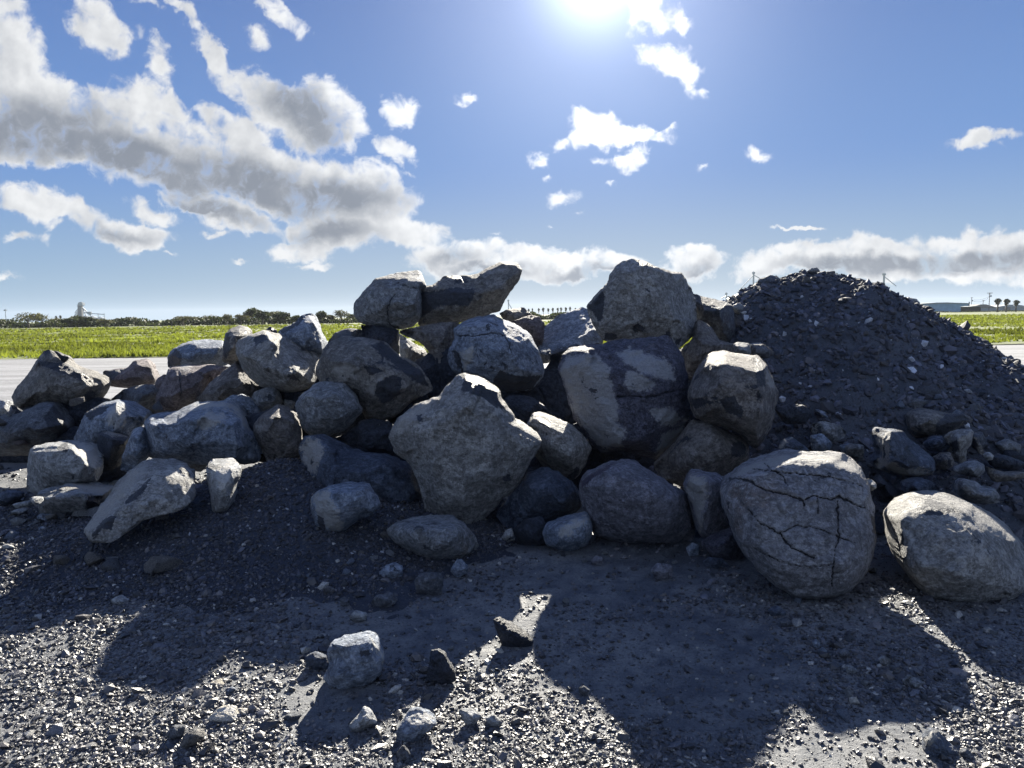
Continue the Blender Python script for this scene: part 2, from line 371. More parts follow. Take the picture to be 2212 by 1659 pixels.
def grid_mesh(name, xs, ys, hf, smooth=True, keep=None):
    X, Y = np.meshgrid(xs, ys); Z = hf(X, Y)
    V = np.stack([X, Y, Z], -1).reshape(-1, 3)
    nx, ny = len(xs), len(ys)
    i = (np.arange(ny-1)[:, None]*nx+np.arange(nx-1)[None]).ravel()
    T = np.stack([i, i+1, i+nx+1, i+nx], -1)
    if keep is not None:
        kz = V[:, 2][T].max(1) > keep; T = T[kz]
        u, inv = np.unique(T.ravel(), return_inverse=True); V = V[u]; T = inv.reshape(-1, 4)
    return np_mesh(name, V, T, smooth)
def gaxis(a, b, s, lo, hi, g=1.25):
    core = list(np.arange(a, b+s/2, s)); L = []; d = s; x = a
    while x > lo: d *= g; x -= d; L.append(max(x, lo))
    Rr = []; d = s; x = core[-1]
    while x < hi: d *= g; x += d; Rr.append(min(x, hi))
    return np.array(L[::-1]+core+Rr)
g = link('ground', grid_mesh('ground', gaxis(-6.2, 6.2, .035, -2900, 2900), gaxis(1.3, 11, .035, -60, 2900), ground_h), MD)
tag(g, kind='structure')

# pale road behind the pile
m, t, b = material('pale_road')
tcn = t.new('ShaderNodeTexCoord'); mp = t.new('ShaderNodeMapping'); mp.inputs[3].default_value = (.12, 1, 1); t.put(mp.inputs[0], tcn.outputs['Object'])
n = t.noise(mp.outputs[0], 1.3, 6, .65); n_ = t.noise(tcn.outputs['Object'], 9, 4, .6)
t.put(b.inputs['Base Color'], t.mix(t.step(t.m('ADD', t.m('MULTIPLY', n, .75), t.m('MULTIPLY', n_, .25)), .40, .62), (.125, .130, .140), (.21, .215, .228)))
b.inputs['Roughness'].default_value = .9; t.put(b.inputs['Normal'], t.bump(n_, .5, .05))
xs = np.linspace(-60, 70, 261); yy_ = 10.2+fbm(np.stack([xs*.5, xs*0, xs*0], -1), 3)*.8
V = []; Tq = []
for i, x in enumerate(xs): V += [(x, yy_[i], .012), (x, 20, .012), (x, 28.6+.25*math.sin(x*.9)+.15*math.sin(x*2.7), .012)]
for i in range(len(xs)-1):
    for k in (0, 1): Tq.append((3*i+k, 3*i+3+k, 3*i+4+k, 3*i+1+k))
tag(link('road', np_mesh('road', V, Tq), m), kind='structure')

# green field
m, t, b = material('field_turf')
tcn = t.new('ShaderNodeTexCoord'); mp = t.new('ShaderNodeMapping'); mp.inputs[3].default_value = (.45, 1, 1); t.put(mp.inputs[0], tcn.outputs['Object'])
n = t.noise(mp.outputs[0], .13, 7, .68, .4); n_ = t.noise(mp.outputs[0], .9, 5, .7)
q = t.m('ADD', t.m('MULTIPLY', n, .6), t.m('MULTIPLY', n_, .4))
c_ = t.mix(t.step(q, .40, .60), (.040, .058, .014), (.145, .170, .036)); c_ = t.mix(t.step(n, .60, .72, 0, .65), c_, (.11, .105, .05))
t.put(b.inputs['Base Color'], c_); b.inputs['Roughness'].default_value = .95; t.put(b.inputs['Normal'], t.bump(q, 1, .6))
V = []; Tq = []
ys = [28.4, 33, 40, 50, 70, 100, 140, 190, 260, 400, 800, 2300]; xs = np.linspace(-1, 1, 81)
for y in ys:
    for x in xs: V.append((x*(70+y*1.15), y+(.2*math.sin(x*60)+.15*math.sin(x*171) if y < 30 else 0), .03+.02*math.sin(x*90+y)))
for j in range(len(ys)-1):
    for i in range(80): Tq.append((j*81+i, j*81+i+1, (j+1)*81+i+1, (j+1)*81+i))
tag(link('field', np_mesh('field', V, Tq), m), kind='structure')

def leaf_mat(name, c, trans=.4, var=.35):
    m, t, b = material(name)
    oi = t.attr('tint').outputs['Fac']
    col = t.mix(oi, tuple(q*(1-var) for q in c), tuple(q*(1+var) for q in c))
    t.put(b.inputs['Base Color'], col); b.inputs['Roughness'].default_value = .65; b.inputs['Specular IOR Level'].default_value = .2
    tr = t.new('ShaderNodeBsdfTranslucent'); t.put(tr.inputs[0], t.mix(1., col, (1.0, 1.0, .5), 'MULTIPLY'))
    ms = t.new('ShaderNodeMixShader'); ms.inputs[0].default_value = trans
    out = m.node_tree.nodes['Material Output']
    t.l.new(b.outputs[0], ms.inputs[1]); t.l.new(tr.outputs[0], ms.inputs[2]); t.l.new(ms.outputs[0], out.inputs[0])
    return m
# grass tufts: individual blades in clumps
def grass_blades():
    N = 90000
    u = RNG.random(N); Y = 28.6*(150/28.6)**(u**1.25); X = (RNG.random(N)*2-1)*(Y*.78+2)
    keep = fbm(np.stack([X*.07, Y*.22, X*0], -1), 3)+RNG.random(N)*.8 > .30
    X, Y = X[keep], Y[keep]; N = len(X)
    h = (.06+.16*RNG.random(N)**2)*(1+Y/260)*(1+.6*fbm(np.stack([X*.2, Y*.3, X*0+4], -1), 2)); wd = .012+.0011*Y
    V = np.zeros((N, 3, 3, 3)); 
    for k in range(3):
        a = RNG.random(N)*6.28; ln = (.2+.5*RNG.random(N))*h
        bx = X+(RNG.random(N)-.5)*.25; by = Y+(RNG.random(N)-.5)*.25
        ca, sa = np.cos(a)*wd*(1+RNG.random(N)), np.sin(a)*wd
        V[:, k, 0] = np.stack([bx-ca, by-sa, np.zeros(N)], -1); V[:, k, 1] = np.stack([bx+ca, by+sa, np.zeros(N)], -1)
        V[:, k, 2] = np.stack([bx+ln*np.cos(a*3), by+ln*np.sin(a*3), h*(.7+.5*RNG.random(N))], -1)
    V = V.reshape(-1, 3); T = np.arange(len(V)).reshape(-1, 3)
    tn = np.repeat(np.clip(.5+.75*fbm(np.stack([X*.06, Y*.2, X*0+7], -1), 4)+(RNG.random(N)-.5)*.6, 0, 1), 9)
    me = np_mesh('grass', V, T, False, {'tint': ('FLOAT', tn)})
    return me
tag(link('grass', grass_blades(), leaf_mat('grass_blade', (.150, .175, .040), .42, .55)), 'long green grass of the field beyond the pale road', 'grass', kind='stuff')

# ------------------------------------------------------------------ gravel heaps
me = grid_mesh('gravel_heap', np.arange(-4.6, .5, .03), np.arange(3.2, 7.0, .03), mound_h, keep=-.03)
tag(link('gravel_heap', me, MH), 'low dark heap of crushed gravel sloping out in front of the left boulders', 'gravel heap')
me = grid_mesh('gravel_pile', np.arange(.9, 10.2, .035), np.arange(4.4, 10.6, .035), pile_h, keep=-.03)
tag(link('gravel_pile', me, MP), 'tall dark conical pile of crushed rock and gravel right of the boulders', 'gravel pile')

# ------------------------------------------------------------------ gravel scatter
def ico():
    p = (1+5**.5)/2
    v = np.array([(-1,p,0),(1,p,0),(-1,-p,0),(1,-p,0),(0,-1,p),(0,1,p),(0,-1,-p),(0,1,-p),(p,0,-1),(p,0,1),(-p,0,-1),(-p,0,1)], float)
    f = np.array([(0,11,5),(0,5,1),(0,1,7),(0,7,10),(0,10,11),(1,5,9),(5,11,4),(11,10,2),(10,7,6),(7,1,8),(3,9,4),(3,4,2),(3,2,6),(3,6,8),(3,8,9),(4,9,5),(2,4,11),(6,2,10),(8,6,7),(9,8,1)])
    return v/np.linalg.norm(v[0]), f
IV, IF = ico()
def rotm(n, tilt=1.0):
    a = RNG.random(n)*6.283; b = (RNG.random(n)-.5)*tilt*2; c = (RNG.random(n)-.5)*tilt*2
    ca, sa, cb_, sb, cc, sc = np.cos(a), np.sin(a), np.cos(b), np.sin(b), np.cos(c), np.sin(c)
    z = np.zeros(n); o = np.ones(n)
    A = np.stack([np.stack([ca, -sa, z], -1), np.stack([sa, ca, z], -1), np.stack([z, z, o], -1)], 1)
    B = np.stack([np.stack([cb_, z, sb], -1), np.stack([z, o, z], -1), np.stack([-sb, z, cb_], -1)], 1)
    Cc = np.stack([np.stack([o, z, z], -1), np.stack([z, cc, -sc], -1), np.stack([z, sc, cc], -1)], 1)
    return A@B@Cc
def stones_mesh(name, X, Y, Z, size, tint, tilt=.7):
    n = len(X)
    V = IV[None]*(1+(RNG.random((n, 12, 1))-.5)*.75)
    V = V*np.stack([.7+.6*RNG.random(n), .6+.4*RNG.random(n), .35+.4*RNG.random(n)], -1)[:, None]*size[:, None, None]
    V = np.einsum('nij,nkj->nki', rotm(n, tilt), V)
    V = V+np.stack([X, Y, Z], -1)[:, None]
    T = (IF[None]+12*np.arange(n)[:, None, None]).reshape(-1, 3)
    tc4 = np.repeat(np.concatenate([tint, np.ones((n, 1))], 1), 12, 0)
    return np_mesh(name, V.reshape(-1, 3), T, False, {'tint': ('FLOAT_COLOR', tc4)})
def tints(n, lo=.035, hi=.22, pale=.04):
    v = lo+(hi-lo)*RNG.random(n)**2.2; hue = RNG.random(n)
    c = np.stack([v*(.93+.22*hue), v*(.96+.06*hue), v*(1.17-.22*hue)], -1)
    pk = RNG.random(n) < pale; c[pk] = np.array([.42, .41, .38])*(.6+.5*RNG.random((pk.sum(), 1)))
    return c
def blob(x, y, cx, cy, rx, ry): return np.clip(1-np.hypot((x-cx)/rx, (y-cy)/ry), 0, 1)
def scatter_ground():
    N = 275000
    # sample by picture area so that near ground gets more and smaller stones
    px = np.where(RNG.random(N) < .8, RNG.random(N)*2400-94, np.where(RNG.random(N) < .5, -94-RNG.random(N)*700, 2306+RNG.random(N)*900)); py = 1010+RNG.random(N)**.9*760
    r = rays(np.stack([px, py], -1)); t_ = -CAMH/r[:, 2]; X, Y = r[:, 0]*t_, t_
    ok = (Y > 1.9) & (Y < 9)
    X, Y, px, py = X[ok], Y[ok], px[ok], py[ok]
    # bare damp dirt shows through in places
    d = .62+.75*fbm(np.stack([X*1.3, Y*1.3, X*0+11], -1), 3)
    bare = np.maximum.reduce([blob(px, py, 1480, 1470, 420, 190), blob(px, py, 900, 1350, 330, 110), blob(px, py, 1850, 1610, 300, 110), blob(px, py, 1330, 1250, 240, 70), blob(px, py, 700, 1530, 150, 80)])
    dense = np.maximum.reduce([blob(px, py, 250, 1450, 700, 300), blob(px, py, 1050, 1620, 460, 200), blob(px, py, 1700, 1560, 190, 140), blob(px, py, 1990, 1400, 160, 160), blob(px, py, 2120, 1560, 130, 200), blob(px, py, 1850, 1420, 320, 70)])
    d = .72*d-1.2*bare+.55*dense
    k = RNG.random(len(X)) < np.clip(d, .10, 1); X, Y = X[k], Y[k]
    n = len(X)
    size = (.0024+.0100*RNG.random(n)**5)*(Y/2.6)**.5*1.12
    big = RNG.random(n) < .035; size[big] *= 2.3
    Z = np.maximum(ground_h(X, Y), mound_h(X, Y))+size*.12
    return stones_mesh('gravel', X, Y, Z, size, tints(n, .022, .16, .045))
tag(link('gravel', scatter_ground(), MG), 'loose crushed gravel strewn over the damp dirt in front of the boulders', 'gravel', kind='stuff')
def scatter_heaps():
    xs, ys = [], []
    X = RNG.random(40000)*5-4.5; Y = 3.2+RNG.random(40000)*3.0; k = mound_h(X, Y) > .01; xs.append(X[k]); ys.append(Y[k])
    X = .9+RNG.random(80000)*8; Y = 4.5+RNG.random(80000)*3.5; k = pile_h(X, Y) > .01; xs.append(X[k]); ys.append(Y[k])
    X = np.concatenate(xs); Y = np.concatenate(ys); n = len(X); pl = X > .75
    size = np.where(pl, .0055+.044*RNG.random(n)**9, .006+.012*RNG.random(n)**3); big = RNG.random(n) < .012; size[big] *= 2.0
    Z = surf_h(X, Y)+size*.12
    return stones_mesh('heap_gravel', X, Y, Z, size, tints(n, .022, .10, .02)*np.where(pl, 1.65, .9)[:, None]*np.array([.92, 1., 1.2]), 1.0)
tag(link('heap_gravel', scatter_heaps(), MG2), 'dark loose stones covering the slopes of the two gravel heaps', 'gravel', kind='stuff')

# ------------------------------------------------------------------ traced rocks
Z = {'a': (0, 630.9, .3472), 'b': (603.5, 521.2, .3472), 'c': (1152.1, 521.2, .3472), 'd': (1443.9, 548.6, .3472), 'e': (0, 1082.9, .3472),
     'f': (658.3, 1082.9, .3472), 'g': (1443.9, 1082.9, .3472), 'h': (0, 932.6, .17361), 'k': (1828, 822.9, .17361), 'n': (0, 0, 1)}
def parse(zone, s):
    ox, oy, sc = Z[zone]; out = []
    for tk in s.split():
        v = [float(q) for q in tk.split(',')]
        out.append((ox+v[0]*sc, oy+v[1]*sc, v[2] if len(v) > 2 else None))
    return out
def seg_dist(P, A, B):
    d = B-A; L = (d*d).sum(-1)+1e-9
    t = np.clip(((P[:, None]-A[None])*d[None]).sum(-1)/L[None], 0, 1)
    return np.sqrt((((A[None]+t[..., None]*d[None])-P[:, None])**2).sum(-1))
def inside(P, poly):
    x, y = P[:, 0][:, None], P[:, 1][:, None]; A = poly; B = np.roll(poly, -1, 0)
    c = ((A[:, 1] > y) != (B[:, 1] > y)) & (x < (B[:, 0]-A[:, 0])*(y-A[:, 1])/(B[:, 1]-A[:, 1]+1e-12)+A[:, 0])
    return (c.sum(1) % 2) == 1
def sdist(P, poly):
    d = seg_dist(P, poly, np.roll(poly, -1, 0)).min(1)
    return np.where(inside(P, poly), d, -d)
NROCK = 0
def rock(zone, D, outline, inner, mat, label, T=None, coat=(), pale=(), cracks=(), r=.3, sm=2, Tb=None, name='boulder', cat='boulder', amp=1.0, wob=1.0, group=None, lean=0.0, fac=None):
    """A rock whose traced outline stands at distance D. inner: ridge and face points with relief 0..1; lean tips the top away."""
    global NROCK; NROCK += 1
    rg = np.random.default_rng(NROCK*31+5)
    if fac is None: fac = 1.0 if r < .55 else .7
    r = r*.6
    O = np.array([(x, y, 0 if b is None else b) for x, y, b in parse(zone, outline)])
    if ((O[:, 0]*np.roll(O[:, 1], -1)-np.roll(O[:, 0], -1)*O[:, 1]).sum()) < 0: O = O[::-1]
    c1 = O*.89+np.roll(O, -1, 0)*.11; c2 = O*.11+np.roll(O, -1, 0)*.89
    Oc = np.stack([c1, c2], 1).reshape(-1, 3)
    w_, h_ = np.ptp(O[:, 0]), np.ptp(O[:, 1]); big = max(w_, h_)
    s = max(2.0, big/(120 if cracks else 84)); mpp = D/F; size = math.sqrt(w_*h_)*mpp
    if T is None: T = .42*size
    if Tb is None: Tb = .5*size
    # dense outline
    nxt = np.roll(Oc, -1, 0); dn = []
    for A, B in zip(Oc, nxt):
        k = max(1, int(round(math.hypot(B[0]-A[0], B[1]-A[1])/s)))
        for j in range(k): dn.append(A+(B-A)*j/k)
    dn = np.array(dn); nrm = np.roll(dn, -1, 0)[:, :2]-np.roll(dn, 1, 0)[:, :2]
    nrm = np.stack([nrm[:, 1], -nrm[:, 0]], -1); nrm /= np.linalg.norm(nrm, axis=1)[:, None]+1e-9
    q = np.concatenate([dn[:, :2]/(big*.16), np.full((len(dn), 1), NROCK*3.1)], 1)
    dn[:, :2] += nrm*(fbm(q, 4, .6)*big*.013*wob)[:, None]
    poly = dn[:, :2]
    lo, hi = poly.min(0), poly.max(0)
    gx = np.arange(lo[0], hi[0], s); gy = np.arange(lo[1], hi[1], s*.866)
    GX, GY = np.meshgrid(gx, gy); GX = GX+(np.arange(len(gy)) % 2)[:, None]*s*.5
    P = np.stack([GX.ravel(), GY.ravel()], -1)+(rg.random((GX.size, 2))-.5)*s*.25
    sdv = sdist(P, poly); P = P[sdv > s*.55]; sdv = sdv[sdv > s*.55]
    # control surface
    cen = poly.mean(0); dmax = sdv.max() if len(sdv) else s
    ctrl = []; edges = []
    if inner:
        for chain in inner.split('/'):
            pv = None
            for (x, y, b) in parse(zone, chain):
                ctrl.append((x, y, 1 if b is None else b))
                if pv is not None: edges.append((pv, len(ctrl)-1))
                pv = len(ctrl)-1
    else:
        sel = []
        for _ in range(60):
            k = rg.integers(len(P))
            if sdv[k] > dmax*.25 and all(np.hypot(*(P[k]-P[j])) > dmax*.55 for j in sel): sel.append(k)
            if len(sel) > 7: break
        for k in sel: ctrl.append((P[k, 0], P[k, 1], min(1, .35+.75*sdv[k]/dmax+.22*(rg.random()-.5))))
        if not ctrl: ctrl = [(cen[0], cen[1], 1)]
    nO = len(Oc); cv = [Vector((p[0], p[1])) for p in Oc]+[Vector((p[0], p[1])) for p in ctrl]
    ce = [(i, (i+1) % nO) for i in range(nO)]+[(a+nO, b+nO) for a, b in edges]
    res = geometry.delaunay_2d_cdt(cv, ce, [], 0, 1e-4)
    rv = np.array([(v.x, v.y) for v in res[0]]); allb = np.concatenate([Oc[:, 2], [c[2] for c in ctrl]])
    rb = np.array([allb[o[0]] if len(o) else 0 for o in res[3]])
    tri = [f for f in res[2] if len(f) == 3]
    P = np.concatenate([poly, P]); nP = len(poly)
    bb = np.full(len(P), -9.)
    for f in tri:
        a, b, c = rv[list(f)]; det = (b[0]-a[0])*(c[1]-a[1])-(c[0]-a[0])*(b[1]-a[1])
        if abs(det) < 1e-6: continue
        l1 = ((P[:, 0]-a[0])*(c[1]-a[1])-(c[0]-a[0])*(P[:, 1]-a[1]))/det
        l2 = ((b[0]-a[0])*(P[:, 1]-a[1])-(P[:, 0]-a[0])*(b[1]-a[1]))/det
        hit = (l1 > -1e-3) & (l2 > -1e-3) & (l1+l2 < 1.001)
        bb[hit] = (rb[f[0]]+(rb[f[1]]-rb[f[0]])*l1+(rb[f[2]]-rb[f[0]])*l2)[hit]
    bb[:nP] = dn[:, 2]; bb[bb < -5] = .02
    # triangulate the dense surface
    res = geometry.delaunay_2d_cdt([Vector(p) for p in P], [(i, (i+1) % nP) for i in range(nP)], [], 1, 1e-5)
    om = [o[0] if len(o) else -1 for o in res[3]]
    F3 = []
    for f in res[2]:
        if len(f) == 3 and min(om[f[0]], om[f[1]], om[f[2]]) >= 0: F3.append((om[f[0]], om[f[1]], om[f[2]]))
    F3 = np.array(F3)
    bp = np.clip(bb, 0, 1); z = T*np.where(bb < 0, bb, (1-r)*bb+r*np.sqrt(bp*(2-bp)))
    # small bevel facets break the flat planes
    if amp > 0:
        q = np.concatenate([P/(big*.34), np.full((len(P), 1), NROCK*1.7)], 1)
        z = z+(np.abs(perlin(q))-.25)*.16*T*amp*np.clip(sdist(P, poly)/(big*.06), 0, 1)
    e = np.concatenate([F3[:, [0, 1]], F3[:, [1, 2]], F3[:, [2, 0]]]); e = np.concatenate([e, e[:, ::-1]])
    cnt = np.bincount(e[:, 0], minlength=len(P)).astype(float); cnt[cnt == 0] = 1
    for _ in range(sm):
        zs = np.bincount(e[:, 0], weights=z[e[:, 1]], minlength=len(P))/cnt
        zs[:nP] = z[:nP]; z = z*.35+zs*.65
    if fac > 0:                              # broken planes: tangent facets over the smoothed form
        K_ = 22; sel = rg.choice(len(P), min(K_, len(P)), replace=False); pl_ = []
        for k in sel:
            nb = np.hypot(*(P-P[k]).T) < big*.13; A_ = np.concatenate([P[nb], np.ones((nb.sum(), 1))], 1)
            pl_.append(np.linalg.lstsq(A_, z[nb], rcond=None)[0] if nb.sum() > 5 else np.array([0, 0, z[k]]))
        pl_ = np.array(pl_); dd_ = np.hypot(P[:, None, 0]-P[None, sel, 0], P[:, None, 1]-P[None, sel, 1])
        near = np.argsort(dd_, 1)[:, :3]; zz_ = P@pl_[:, :2].T+pl_[:, 2]
        zf = np.take_along_axis(zz_, near, 1).min(1)
        zf = z+np.clip(zf-z, -.32*T, .2*T)
        dr = np.clip(np.concatenate([np.zeros(nP), sdist(P[nP:], poly)])/(big*.05), 0, 1)
        z = z+(zf-z)*fac*dr
        zs = np.bincount(e[:, 0], weights=z[e[:, 1]], minlength=len(P))/cnt; zs[:nP] = z[:nP]; z = z*.82+zs*.18
    W3 = CAM+rays(P)*(D-z)[:, None]
    rim = np.clip(np.concatenate([np.zeros(nP), sdist(P[nP:], poly)])/(big*.05), 0, 1)
    off = (fbm(W3*(2.6/size), 3)*.030*size + fbm(W3*(11/size)+5, 4, .6)*.0155*size - np.clip(perlin(W3*(26/size)+9)-.25, 0, 1)*.018*size + (ridged(W3*(6/size)+2)-1.2)*.004*size)*amp
    z = z+off*rim
    coatv = np.full(len(P), -1.); palev = np.full(len(P), -1.)
    for c_ in coat:
        pc = np.array([(x, y) for x, y, _ in parse(zone, c_)]); coatv = np.maximum(coatv, np.clip(sdist(P, pc)/9, -1, 1.2))
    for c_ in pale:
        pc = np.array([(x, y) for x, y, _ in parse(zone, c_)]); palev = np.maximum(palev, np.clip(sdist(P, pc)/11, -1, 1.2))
    for cr in cracks:
        cr, cw = cr if isinstance(cr, tuple) else (cr, 2.2)
        pc = np.array([(x, y) for x, y, _ in parse(zone, cr)])
        qq = P+np.stack([perlin(np.concatenate([P/9, np.full((len(P), 1), 3.)], 1)), perlin(np.concatenate([P/9, np.full((len(P), 1), 8.)], 1))], -1)*3.5
        d = seg_dist(qq, pc[:-1], pc[1:]).min(1)
        cwv = cw*np.clip(.75+.75*perlin(np.concatenate([P/38, np.full((len(P), 1), 5.)], 1)), .25, 1.5)
        z = z-.020*(size+.3)*np.exp(-(d/cwv)**2)
        coatv = np.maximum(coatv, 1.1-1.3*d/cwv)  # the cavity's shade is painted into the groove through the coat mask
    W3 = CAM+rays(P)*(D-z)[:, None]
    if lean:
        zt = W3[:, 2]; W3 = CAM+rays(P)*(D-z+lean*(zt-zt.mean()))[:, None]
    # back shell
    V = [W3]; Fs = [F3[:, ::-1]]
    rim0 = W3[:nP]; cw3 = rim0.mean(0); base = len(W3); prev = np.arange(nP)
    for k, tb in ((.95, .35), (.80, .68), (.55, .9), (.25, .99)):
        ring = cw3+(rim0-cw3)*k; ring[:, 1] += Tb*tb
        ring = ring+(fbm(ring*(4/size), 3)*.05*size)[:, None]*np.array([.3, 1, .3])
        V.append(ring); cur = base+np.arange(nP); a = prev; b = np.roll(prev, -1); c = np.roll(cur, -1); d = cur
        Fs += [np.stack([a, b, c], -1), np.stack([a, c, d], -1)]; prev = cur; base += nP
    V.append((cw3+np.array([0, Tb, 0]))[None]); Fs.append(np.stack([prev, np.roll(prev, -1), np.full(nP, base)], -1))
    V = np.concatenate(V); T3 = np.concatenate(Fs)[:, ::-1]
    ext = len(V)-len(W3)
    org = np.array([V[:, 0].mean(), V[:, 1].mean(), V[:, 2].min()])
    me = np_mesh(name, V-org, T3, True, {'coat': ('FLOAT', np.concatenate([coatv, np.full(ext, -1.)])), 'pale': ('FLOAT', np.concatenate([palev, np.full(ext, -1.)]))})
    me.validate()
    bm = bmesh.new(); bm.from_mesh(me); bmesh.ops.recalc_face_normals(bm, faces=bm.faces); bm.to_mesh(me); bm.free()
    o = link(name, me, M[mat], loc=org)
    tag(o, label, cat, group)
    return o
GB = 'boulders heaped in the pile'
def B(*a, **k): k.setdefault('group', GB); return rock(*a, **k)

# --- left end of the pile
B('a',7.05,'65,650 110,590 185,490 240,415 270,365 300,360 345,380 380,415 425,440 480,465,-.2 560,500,-.2 640,530,-.2 655,575 640,630 600,680 560,725 500,745 430,735 330,700 200,740 130,735 85,700','235,440,.5 330,460,.6 430,480,.6 600,545,.55/300,580,.95 480,590,1/200,620,.8 420,670,.8','tand','brown grey boulder with a chipped peaked top at the left end of the pile',T=.35,coat=['230,420 300,430 400,440 520,500 600,560 560,580 430,520 320,480 240,460','520,660 560,600 600,640 560,700'])
rock('a',7.0,'333,364 350,370 430,405 405,437 385,432','365,395,1 395,415,.8','black','dark pointed stone blade sticking up on the leftmost peaked boulder',T=.04,name='stone',cat='stone',sm=1)
B('a',7.5,'640,490 790,470 835,425 920,412,-.3 945,440,-.5 990,530,-.5 960,575 900,590 840,600 750,595 690,590 650,560','800,480,.7 840,450,.7 925,450,.8 955,560,.7/750,540,1 880,530,1','rednd','pinkish brown block with a square shoulder standing by the pale road',T=.3,coat=['640,490 780,475 700,540 650,560'])
B('a',7.1,'690,670 760,610 850,578 950,575 1000,600 1000,690 980,780 920,780 800,720 700,720','860,610,.7 940,605,.8/850,680,1','greyd','dark layered boulder below the pinkish square shouldered block',T=.3)
B('a',6.75,'-120,800 0,765 130,745 270,680 330,680 400,760 445,800 440,880 400,930 340,1010 180,1020 0,1020 -120,1020','100,800,.8 260,720,.7/40,900,1 250,880,1 380,850,.7','greyd','large dark boulder low at the left edge under the peaked boulder',T=.5,coat=['265,780 330,700 400,780 440,880 380,920 300,850'])
rock('a',7.6,'-60,670 0,668 60,680 80,720 140,745 60,800 -60,810','20,720,1 60,760,.8','white','pale flat stone at the left edge beyond the dark low boulder',T=.15,name='stone',cat='stone')
B('a',7.5,'1040,400 1080,345 1190,297,-.4 1300,293,-.5 1390,300,-.4 1420,450 1300,480 1120,475 1045,475','1110,360,.7 1200,330,.7 1380,335,.7/1150,420,1 1300,400,1','blue','blue grey boulder with a flat lit top next to the field edge',T=.35,coat=['1045,470 1045,400 1100,350 1140,400 1120,460'])
B('a',7.2,'1385,350 1400,260 1430,230,-.4 1500,203,-.6 1565,240,-.5 1540,320 1480,420 1440,460 1380,430','1425,262,.8 1500,255,.8 1540,262,.4/1440,350,1 1500,330,.8','tand','small dark upright block with a pale lit top between two boulders',T=.25,coat=['1385,350 1400,255 1430,250 1430,380 1400,440'],pale=['1500,205 1560,240 1530,250 1480,235'])  # pale patch paints the sun into the colour of the top
rock('a',7.2,'1650,237 1680,213 1725,240 1725,265 1660,265','1685,240,1','black','little dark stone tip showing behind the sloping tan boulder',T=.06,name='stone',cat='stone',sm=1)
B('a',6.85,'1735,235 1830,190 1880,140 1940,130,-.3 1958,160,-.6 2035,310,-.6 2010,420 1850,430 1720,330','1800,260,.8 1900,220,.9 1945,200,.8 2005,330,.7/1880,310,1','blue','blue grey triangular boulder with a sharp lit right edge',T=.3,coat=['1735,235 1830,192 1880,142 1900,160 1830,230 1760,260'])
B('a',6.45,'1465,330 1480,300 1560,260 1640,238,-.2 1670,248,-.4 1760,262,-.6 1900,310,-.7 1975,360,-.7 2003,400,-.6 1990,500,-.3 1960,570 1900,620 1800,628 1700,615 1600,580 1510,490 1470,390','1655,260,.3 1690,330,.75 1740,420,.95 1810,495,.95 1900,560,.6 1950,590,.3/1560,380,.85 1650,480,1 1770,560,.9/1560,300,.5','tan','tan boulder with a rough sunlit slope on its right side',T=.48,sm=2,coat=['1570,290 1600,260 1650,245 1670,300 1620,320 1590,330','1790,500 1840,520 1880,560 1830,550 1790,530'])
B('a',6.6,'1200,700 1240,640 1300,570 1400,480 1490,415 1530,500 1610,590 1650,640 1600,700 1400,720 1250,720','1400,560,.9 1500,560,.9/1330,640,1','brown','brown smooth leaning boulder under the tan boulder with the lit slope',T=.3)
B('a',6.85,'960,760 975,640 1010,560 1045,480 1080,460,-.3 1150,453,-.4 1300,448,-.4 1412,460,-.2 1380,510 1320,600 1250,700 1100,760','1060,500,.6 1200,490,.7 1350,480,.6/1050,640,.95 1200,600,1','rednd','reddish brown crumbly boulder behind the pale blue boulder',T=.32,cracks=[('1110,500 1130,620 1100,720',1.4)],pale=['1110,470 1150,440 1190,455 1180,490 1120,480'])
rock('a',7.0,'962,575 975,540 1020,510 1045,530 1025,620 970,620','1005,560,1','rednd','small reddish stone wedged left of the reddish crumbly boulder',T=.08,name='stone',cat='stone')
B('a',6.3,'1380,680 1440,640 1500,632 1560,670 1632,740 1620,790 1570,830 1480,800','1500,680,.8 1560,740,1','blue','rounded blue grey stone behind the right shoulder of the pale blue boulder',T=.15)
B('a',6.35,'1565,650 1580,620 1660,590 1710,590 1745,640 1755,690 1710,740 1630,748 1570,700','1640,630,.8 1700,660,1 1630,690,.9','grey','squat grey stone below the tan boulder with the lit slope',T=.15,coat=['1655,650 1680,620 1710,650 1680,690'])
B('a',6.5,'1745,660 1770,635,-.5 1892,622,-1.2 1880,700 1840,760 1790,750 1750,710','1770,672,.6 1840,680,.6/1800,710,.9','white','small white sunlit block left of the seal shaped boulder',T=.16,sm=1)
B('a',5.7,'1575,830 1620,770 1700,715,-.4 1730,698,-.7 1815,740,-.6 1845,800 1880,900 1900,1060 1800,1080 1660,1060 1620,960 1580,900','1640,790,.6 1720,745,.8 1800,790,.6/1700,880,1 1800,940,.9/1640,870,.8','brown','dark brown rounded boulder with an ochre stain and lit rim on top',T=.25,pale=['1590,830 1640,820 1650,850 1600,860'])
